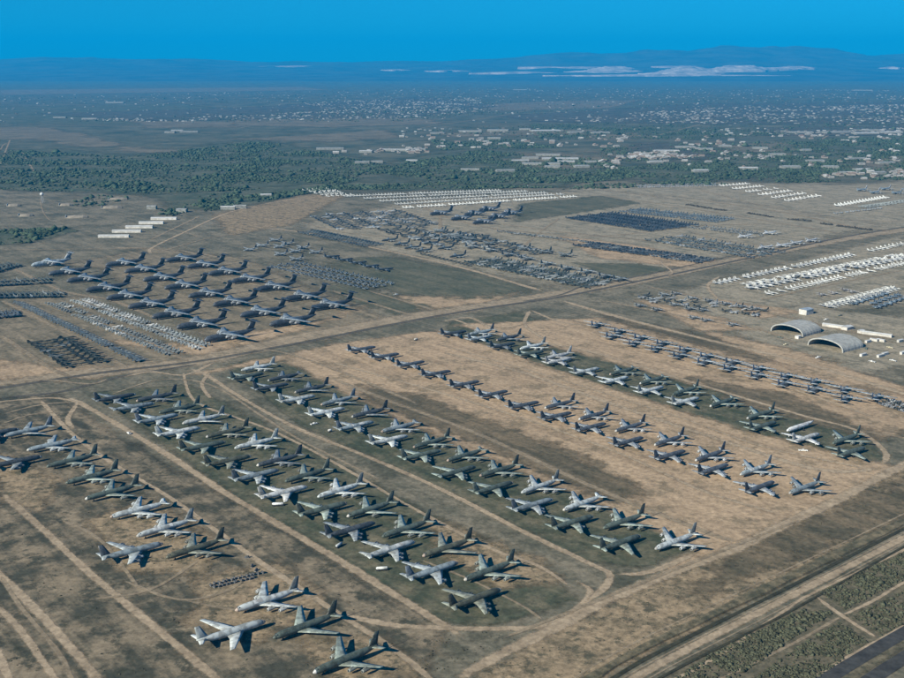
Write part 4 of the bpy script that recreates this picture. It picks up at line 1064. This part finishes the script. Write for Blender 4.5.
def stuff_jets(items):
    """the small far jets beyond counting, one mesh with a colour for every jet"""
    base = {}
    me0 = FM[2]
    co = np.zeros(len(me0.vertices) * 3); me0.vertices.foreach_get('co', co); co = co.reshape(-1, 3)
    fs = [tuple(p.vertices) for p in me0.polygons]
    V, F, C = [], [], []
    for p, r, c, s in items:
        b = sum(len(v) for v in V) if False else len(C)
        ca, sa = math.cos(r) * s, math.sin(r) * s
        v = np.stack([co[:, 0] * ca - co[:, 1] * sa + p[0], co[:, 0] * sa + co[:, 1] * ca + p[1], co[:, 2] * s], 1)
        V.append(v); F += [tuple(i + b for i in f) for f in fs]; C += [(*c, 1.0)] * len(co)
    me = bpy.data.meshes.new('far_jet_rows')
    me.from_pydata(np.concatenate(V).tolist(), [], F)
    at = me.color_attributes.new('tint', 'FLOAT_COLOR', 'POINT')
    at.data.foreach_set('color', np.array(C, np.float32).ravel())
    m, nt, b = newmat('far_jet_paint')
    a = nd(nt, 'ShaderNodeAttribute', attribute_name='tint')
    nt.links.new(a.outputs['Color'], b.inputs['Base Color'])
    b.inputs['Roughness'].default_value = .6
    o = link('far_jet_rows', me, m)
    tag(o, 'rows of small stored jets crowding the far part of the park', 'stored jets', kind='stuff')
stuff_jets(ST)

# ------------------------------------------------------------------ buildings, vehicles, stores
def gable(w, d, h, r, name, over=.3):
    """walls and low ridged roof as two meshes"""
    wl_ = MB().box(-w / 2, w / 2, -d / 2, d / 2, 0, h).mesh(name)
    m = MB()
    a, b = w / 2 + over, d / 2 + over
    m.v += [(-a, -b, h), (a, -b, h), (a, 0, h + r), (-a, 0, h + r), (-a, b, h), (a, b, h), (-a, -b, h + .25), (a, -b, h + .25), (a, 0, h + r + .25), (-a, 0, h + r + .25), (-a, b, h + .25), (a, b, h + .25)]
    m.f += [(6, 7, 8, 9), (9, 8, 11, 10), (0, 3, 2, 1), (3, 4, 5, 2), (0, 1, 7, 6), (4, 10, 11, 5), (0, 6, 9, 3), (3, 9, 10, 4), (1, 2, 8, 7), (2, 5, 11, 8)]
    return wl_, m.mesh(name + '_roof')
def building(name, x, y, w, d, h, r, rz, lab, cat, group=None, roofm=None, wallm=None, doors=0):
    root = empty(name, (*P(x, y), 0), rz)
    a, b = gable(w, d, h, r, 'wall')
    link('wall', a, wallm or M_WALL, root)
    link('roof', b, roofm or M_WHITE, root)
    for k in range(doors):
        xx = -w / 2 + (k + .5) * w / doors
        dm = MB().box(xx - w / doors * .25, xx + w / doors * .25, -d / 2 - .12, -d / 2 - .004, 0.02, h * .7).mesh('door')
        link('door', dm, M_DARKIN, root)
    tag(root, lab, cat, group)
    return root

def shelter(pl, pr, depth, rise, lab):
    """a ribbed fabric arch; open end from pl to pr"""
    a, b = P(*pl), P(*pr)
    wv = b - a; W = np.linalg.norm(wv); wv /= W
    dv = np.array([-wv[1], wv[0]])
    if dv @ S < 0: dv = -dv
    root = empty('arched_shelter', (*((a + b) / 2), 0), math.atan2(wv[1], wv[0]))
    sgn = 1 if np.cross(np.append(wv, 0), np.append(dv, 0))[2] > 0 else -1
    n, nb = 20, 6
    def arc(t, off=0.0):
        x = -W / 2 * math.cos(math.pi * t) * (1 + off / (W / 2))
        z = (rise + off) * (math.sin(math.pi * t) ** .72)
        return x, z
    for k in range(nb):      # each bay of fabric is one part
        y0, y1 = sgn * depth * k / nb, sgn * depth * (k + 1) / nb
        m = MB()
        rings = []
        for y, o in ((y0, 0), ((y0 * .8 + y1 * .2), .16), ((y0 * .2 + y1 * .8), .16), (y1, 0)):
            rings.append([(arc(j / n, o)[0], y, arc(j / n, o)[1]) for j in range(n + 1)])
        for i in range(3):
            bb = len(m.v)
            m.v += rings[i] + rings[i + 1]
            for j in range(n): m.f.append((bb + j, bb + j + 1, bb + n + 2 + j, bb + n + 1 + j))
        link('roof_bay', m.mesh('roof_bay'), M_FABRIC, root)
    for y, nm in ((0, 'front_arch'), (sgn * depth, 'back_wall')):
        m = MB()
        if nm == 'front_arch':
            o_, i_ = [(arc(j / n, .5)[0], arc(j / n, .5)[1]) for j in range(n + 1)], [(arc(j / n, -1.0)[0], max(0, arc(j / n, -1.0)[1])) for j in range(n + 1)]
            for j in range(n):
                bb = len(m.v)
                for (x, z) in (o_[j], o_[j + 1], i_[j + 1], i_[j]):
                    m.v += [(x, y - sgn * .5, z), (x, y + sgn * .3, z)]
                m.f += [(bb, bb + 2, bb + 4, bb + 6), (bb + 1, bb + 7, bb + 5, bb + 3), (bb, bb + 1, bb + 3, bb + 2), (bb + 4, bb + 5, bb + 7, bb + 6)]
        else:
            ring = [(arc(j / n, -.15)[0], arc(j / n, -.15)[1]) for j in range(n + 1)]
            m.loft([[(x, y - sgn * .2, z) for x, z in ring], [(x, y - sgn * .5, z) for x, z in ring]])
        link(nm, m.mesh(nm), M_FABRIC if nm == 'front_arch' else M_DARKIN, root)
    tag(root, lab, 'shelter', 'arched aircraft shelters')
shelter((771, 331), (803, 337.5), 42, 12, 'farther of the two white arched aircraft shelters')
shelter((808, 345), (843, 353), 42, 12, 'nearer of the two white arched aircraft shelters')
building('hangar_shed', 806, 314, 16, 12, 7, 1, S_ANG, 'small blue-grey shed behind the farther arched shelter', 'shed', roofm=plain('blue_grey_sheet', (.25, .30, .36)))
building('long_shed', 836, 327.5, 34, 7, 3, 1, S_ANG - 1.3, 'long low white shed behind the arched shelters', 'shed')
building('long_shed', 877, 335.5, 36, 6, 3, 1, S_ANG - 1.25, 'narrow long white shed right of the arched shelters', 'shed')
building('office_hut', 847, 329.5, 14, 9, 4, 1, S_ANG, 'square white hut between the two long sheds', 'hut')
building('office_hut', 861, 333, 8, 6, 3.4, .8, S_ANG, 'small white hut at the end of the narrow shed', 'hut')
building('office_hut', 798, 338.5, 6, 5, 3.4, .6, S_ANG, 'tiny white hut between the two arched shelters', 'hut')
for k, (x, y) in enumerate([(868, 342.5), (874, 341), (881, 341.5), (863, 356), (880, 357), (885, 355), (900, 342), (903, 354)]):
    building('storage_container', x, y, 10, 3, 2.8, .2, S_ANG + random.choice((0, 1.57)), 'white storage container, %s from the left beside the shelters' % ORD[k], 'container', 'containers beside the shelters')
for k, (x, y, w) in enumerate([(114, 237.3, 60), (127, 232.3, 58), (139.5, 228, 56), (151.5, 223.8, 52), (164, 219.5, 56)]):
    building('long_barrack', x, y, w, 11, 4, 1.5, R_(2), 'long white-roofed barrack, %s from the near end of the five' % ORD[k], 'barrack', 'five long white barracks')
def igloo(x, y, w, d, k):
    """earth-covered bunker with a pale concrete front"""
    root = empty('earth_bunker', (*P(x, y), 0), R_(12))
    n = 10
    m = MB().loft([[(-w / 2 + i * w / 5, -d / 2 * s * math.cos(math.pi * j / n), max(0, 5.2 * s * math.sin(math.pi * j / n))) for j in range(n + 1)] for i, s in enumerate((.75, 1, 1.05, 1.05, 1, .6))])
    link('mound', m.mesh('mound'), M_EARTHR, root)
    link('front_wall', MB().box(-w / 2 - .8, -w / 2 - .05, -d * .4, d * .4, 0, 6).mesh('front_wall'), M_WHITE, root)
    link('door', MB().box(-w / 2 - .95, -w / 2 - .81, -2.2, 2.2, .1, 4).mesh('door'), M_DARKIN, root)
    tag(root, 'pale earth bunker, %s from the left on the far left field' % ORD[k], 'bunker', 'earth bunkers')
for k, (x, y) in enumerate([(14, 206), (26, 216), (66, 205.5), (77, 217.5), (112, 208), (118, 199.5)]): igloo(x, y, 46 if k > 2 else 30, 20, k)
# water tower
root = empty('water_tower', (*P(42.5, 203), 0))
link('tank', MB().tube([(-4.5, .4, 0), (-3.6, 2.8, 0), (0, 4.5, 0), (3.6, 2.8, 0), (4.5, .4, 0)], 12).mesh('tank', True), M_WHITE, root).location = (0, 0, 22)
for k in range(4):
    a = k * math.pi / 2 + .5
    t, bt = (2.6 * math.cos(a), 2.6 * math.sin(a)), (4 * math.cos(a), 4 * math.sin(a))
    link('leg', MB().loft([[(bt[0] + dx, bt[1] + dy, 0) for dx, dy in ((-.3, -.3), (.3, -.3), (.3, .3), (-.3, .3))], [(t[0] + dx, t[1] + dy, 19.5) for dx, dy in ((-.3, -.3), (.3, -.3), (.3, .3), (-.3, .3))]]).mesh('leg'), M_METAL, root)
tag(root, 'white ball-shaped water tower on legs by the far left bunkers', 'water tower')

WH = [(530, 159, 60, 30), (548, 156, 90, 30), (520, 162, 60, 25), (566, 163, 60, 30), (590, 163, 40, 30), (552, 168, 50, 25), (600, 133.5, 90, 50), (525, 130, 60, 40), (705, 150, 60, 30), (725, 147, 50, 30), (760, 149, 60, 30), (815, 162, 60, 30), (830, 168, 50, 30), (855, 160, 70, 30), (885, 164, 60, 30), (189, 132.5, 90, 40), (177, 131.5, 60, 30), (170, 133, 50, 40), (470, 132, 120, 60), (498, 131, 110, 70), (545, 131.5, 150, 80), (575, 133, 70, 50), (494, 139, 60, 40), (541, 165, 130, 40), (560, 160, 130, 45), (581, 167.5, 50, 40), (437, 134, 70, 30), (330, 149.5, 110, 35), (366, 152.5, 50, 30), (396, 151, 110, 30), (418, 150.5, 60, 30), (362, 163.5, 50, 30), (377, 163, 40, 25), (412, 162, 40, 25), (790, 168, 60, 40), (748, 169.5, 60, 25), (777, 155.5, 60, 30), (805, 151, 40, 40), (800, 133, 120, 60), (836, 133, 150, 70), (865, 134, 120, 60), (890, 133, 110, 60), (685, 148, 80, 40), (665, 152, 90, 40), (845, 174, 40, 30), (862, 171, 50, 35), (878, 174, 40, 30), (655, 163, 50, 30), (240, 208.5, 30, 10), (228, 209.5, 34, 10), (266, 197, 28, 14), (152, 209, 22, 14), (182, 212, 24, 18), (505, 172, 60, 20), (470, 171, 60, 20), (870, 131, 100, 40), (700, 172, 50, 25), (640, 155, 40, 20), (862, 90.5, 260, 120), (520, 90, 200, 80), (60, 118, 80, 40), (90, 119.5, 90, 30), (115, 103, 160, 60)]
for k, (x, y, w, d) in enumerate(WH):
    place_ = 'by the near wood edge' if y > 180 else ('among the far woods' if y > 140 else ('at the edge of the far suburbs' if y > 100 else 'on the distant plain'))
    side = 'left' if x < 300 else ('centre' if x < 600 else 'right')
    q = sorted([a[0] for a in WH if (a[1] > 180, a[1] > 140, a[1] > 100) == (y > 180, y > 140, y > 100)]).index(x)
    building('warehouse', x, y, w, d, 7, 1.5, R_(random.uniform(-6, 14)), 'pale low warehouse, %s from the left %s' % (nth(q + 1), place_), 'warehouse', 'far warehouses', wallm=M_DULL, roofm=random.choice((M_WHITE, M_GREYR, M_GREYR)))

# houses of the far suburbs
hw, hr = gable(15, 11, 3.6, 2.2, 'house')
def house_mesh(col_w, col_r):
    m = bpy.data.meshes.new('house')
    return m
HV = []
for k, (cw, cr) in enumerate([((.3, .28, .25), (.38, .375, .36)), ((.24, .21, .18), (.20, .15, .12)), ((.28, .27, .25), (.23, .22, .205)), ((.26, .23, .2), (.31, .3, .285))]):
    HV.append((hw.copy(), hr.copy()))
    HV[-1][0].materials.append(plain('house_wall_%d' % k, cw, .8)); HV[-1][1].materials.append(plain('house_roof_%d' % k, cr, .8))
SUB = [([(60, 120), (240, 116), (420, 106), (500, 110), (400, 119), (150, 122)], 900), ([(300, 102), (470, 98), (500, 106), (330, 112)], 700), ([(540, 121), (700, 108), (960, 104), (960, 124), (700, 124)], 1500),
       ([(640, 150), (720, 148), (700, 158), (620, 160)], 120), ([(760, 132), (960, 128), (960, 134), (780, 137)], 260), ([(330, 152), (420, 148), (430, 153), (350, 157)], 60), ([(60, 95), (500, 88), (904, 90), (904, 98), (500, 98)], 700), ([(820, 176), (904, 170), (904, 178), (840, 180)], 40)]
SUB = [(p, int(n * .6)) for p, n in SUB] + [([(-40, 128), (300, 122), (904, 128), (960, 96), (-40, 96)], 600), ([(400, 150), (904, 146), (904, 128), (400, 128)], 200), ([(600, 172), (904, 166), (904, 150), (600, 152)], 60)]
hp = np.concatenate([fill(p, n, 80 + i, 420., -.05) for i, (p, n) in enumerate(SUB)])
hp = hp[np.argsort(hp[:, 1])]
for k, p in enumerate(hp[:290]):
    root = empty('house', (p[0], p[1], 0), R_(random.choice((5, 95)) + random.uniform(-6, 6)))
    s = random.uniform(1.0, 1.7); root.scale = (s, s, s)
    a, b = HV[k % 4]
    link('wall', a, None, root); link('roof', b, None, root)
    tag(root, 'small pale house in the far suburbs beyond the woods', 'house', 'houses of the far suburbs')
far = hp[290:]
m = MB()
q = random.Random(5)
for p in far:
    b = len(m.v); w, d_, h = q.uniform(9, 19), q.uniform(8, 13), q.uniform(3.2, 5)
    a = R_(q.choice((5, 95))); ca, sa = math.cos(a), math.sin(a)
    for (x, y, z) in ((-w / 2, -d_ / 2, 0), (w / 2, -d_ / 2, 0), (w / 2, d_ / 2, 0), (-w / 2, d_ / 2, 0), (-w / 2, -d_ / 2, h), (w / 2, -d_ / 2, h), (w / 2, d_ / 2, h), (-w / 2, d_ / 2, h), (-w / 2, 0, h + 2), (w / 2, 0, h + 2)):
        m.v.append((p[0] + x * ca - y * sa, p[1] + x * sa + y * ca, z))
    m.f += [tuple(b + i for i in f) for f in ((0, 1, 5, 4), (1, 2, 6, 9, 5), (2, 3, 7, 6), (3, 0, 4, 8, 7), (4, 5, 9, 8), (8, 9, 6, 7))]
tag(link('far_suburb', m.mesh('far_suburb'), M_HOUSES), 'mass of tiny houses and roofs filling the far suburbs', 'suburb', kind='stuff')

# dark hedges of the far right
def hedge(p0, p1, k):
    a, b = P(*p0), P(*p1)
    n = int(np.linalg.norm(b - a) / 5)
    pts = np.array([a + (b - a) * i / n + rng.normal(0, 2.5, 2) for i in range(n) for _ in range(5)])
    o = scatter_mesh('hedge', pts, 1.8, 3.2, 1.0, plain('hedge_leaf_%d' % k, (.040, .036, .028), .9), 100 + k, .15)
    o['kind'] = 'thing'
    tag(o, 'dark brown hedge line, %s from the left along the far right road' % ORD[k], 'hedge', 'hedges along the far right road')
for k, (a, b) in enumerate([((688, 205), (712, 209)), ((714, 209.5), (728, 211)), ((748, 213.5), (774, 217.5)), ((790, 219.5), (812, 221.5)), ((822, 224), (833, 225.5)), ((838, 226), (872, 230.5))]): hedge(a, b, k)

# vehicles
def truck(x, y, rz, col, lab, L=6.5):
    root = empty('pickup_truck', (*P(x, y), 0), rz)
    body = MB().loft([[(sx * L / 2, sy * 1.05, z) for sy, z in ((-1, .5), (1, .5), (1, 1.2), (-1, 1.2))] for sx in (-1, 1)])
    cab = MB().loft([[(x_, sy * w, z) for x_, sy, z, w in ((-.8, -1, 1.2, 1.0), (-.8, 1, 1.2, 1.0), (-.6, 1, 2.0, .8), (-.6, -1, 2.0, .8))], [(x_, sy * w, z) for x_, sy, z, w in ((1.6, -1, 1.2, 1.0), (1.6, 1, 1.2, 1.0), (.9, 1, 2.0, .8), (.9, -1, 2.0, .8))]])
    b = link('body', mm(body, 'body', M_PAINT, False), None, root); b.color = (*col, 1)
    c = link('cab', mm(cab, 'cab', M_PAINT, False), None, root); c.color = (*col, 1)
    link('windscreen', MB().loft([[(1.62, -.8, 1.3), (1.62, .8, 1.3), (1.05, .65, 1.92), (1.05, -.65, 1.92)], [(1.68, -.8, 1.32), (1.68, .8, 1.32), (1.1, .65, 1.96), (1.1, -.65, 1.96)]]).mesh('windscreen'), M_GLASS, root)
    for sx in (-1, 1):
        for sy in (-1, 1): link('wheel', MB().disc(sx * L * .32, sy * .98, .42, .42, .3).mesh('wheel'), M_RUBBER, root)
    tag(root, lab, 'truck')
truck(129, 434, S_ANG - 1.57, (.75, .75, .73), 'white truck on the dirt track beside the second row')
truck(314, 424.5, S_ANG, (.72, .72, .7), 'white truck at the foot of the third row', 7)
truck(803, 451, S_ANG - .8, (.75, .75, .72), 'white truck in front of the white jet beyond the sandy lot', 8)
truck(234, 333.5, S_ANG, (.7, .68, .6), 'pale truck beside the last of the giant transports', 8)
for k, (x, y) in enumerate([(786, 345), (812, 333), (826, 320), (852, 338), (866, 349), (890, 348), (872, 362), (893, 361), (780, 338), (840, 316), (818, 358)]):
    truck(x, y, S_ANG + random.choice((0, 1.57, .6)), random.choice(((.6, .6, .58), (.3, .32, .3), (.1, .12, .1), (.5, .45, .3))), 'service truck, %s of those around the arched shelters' % ORD[k], 8.5)
truck(396, 295, S_ANG, (.6, .62, .6), 'pale truck alone on the grass before the main road', 8)
def cart(x, y, rz, L, col, lab):
    root = empty('ground_trailer', (*P(x, y), 0), rz)
    b = link('load', MB().tube([(L / 2, .5, 1.9), (L * .42, 1.0, 1.9), (-L * .42, 1.0, 1.9), (-L / 2, .4, 1.9)], 10).mesh('load', True), M_PAINT, root)
    b.color = (*col, 1)
    link('deck', MB().box(-L / 2, L / 2, -1.1, 1.1, .6, .85).mesh('deck'), M_RUBBER, root)
    for sx in (-1, 1):
        for sy in (-1, 1): link('wheel', MB().disc(sx * L * .3, sy * 1.0, .35, .35, .25).mesh('wheel'), M_RUBBER, root)
    tag(root, lab, 'trailer')
cart(382, 570.5, S_ANG - .5, 8, (.7, .72, .68), 'white load on a trailer beside the finless jet')
cart(339, 547, S_ANG + .4, 7, (.55, .58, .58), 'pale load on a trailer below the navy jet of the second row')
cart(278, 506, S_ANG - .55, 9, (.72, .73, .72), 'white load on a trailer below the white-winged jet')
cart(416, 340.5, S_ANG, 5, (.6, .58, .54), 'pale load on a trailer on bare sand')
cart(330, 432, S_ANG, 4, (.7, .7, .68), 'small white load on a trailer near the third row')
# dark engine cores laid out in rows near the leftmost row
def core(p, rz, k):
    root = empty('engine_core', (p[0], p[1], 0), rz)
    b = link('casing', CORE_A, None, root); b.color = (.07, .075, .08, 1)
    c = link('cradle', CORE_B, None, root)
    tag(root, 'dark engine on a cradle in the rows beside the leftmost jets', 'engine', 'engines laid out in rows')
CORE_A = MB().tube([(1.6, .35, 1.1), (1.5, .7, 1.1), (.2, .75, 1.1), (-.9, .5, 1.1), (-1.6, .4, 1.1)], 10).mesh('casing', True); CORE_A.materials.append(M_PAINT)
CORE_B = MB().box(-1.5, 1.5, -.7, .7, .15, .4).mesh('cradle'); CORE_B.materials.append(M_METAL)
a0, a1 = P(213, 586.5), P(263, 574.5)
for r in range(2):
    for k in range(14):
        if r == 1 and k > 10: continue
        p = a0 + (a1 - a0) * k / 13 + RV * 4.6 * (r - .5) + rng.normal(0, .35, 2)
        core(p, S_ANG - 1.57 + random.uniform(-.2, .2), k)
for (x, y) in ((252, 567), (256, 571), (247, 558)): core(P(x, y), S_ANG + random.uniform(-1, 1), 0)

# ------------------------------------------------------------------ haze
hb = MB().box(-88000, 88000, -2900, 60000, -6, 1700)
hz = link('haze', hb.mesh('haze'))
m = bpy.data.materials.new('haze_air'); m.use_nodes = True
nt = m.node_tree; nt.nodes.clear()
pv = nd(nt, 'ShaderNodeVolumePrincipled')
pv.inputs['Color'].default_value = (.0, .44, .98, 1)
pv.inputs['Density'].default_value = 4.0e-5
pv.inputs['Anisotropy'].default_value = 0.0
out = nd(nt, 'ShaderNodeOutputMaterial')
nt.links.new(pv.outputs[0], out.inputs['Volume'])
hz.data.materials.append(m)
tag(hz, 'blue haze filling the air above the desert plain', 'haze', kind='stuff')
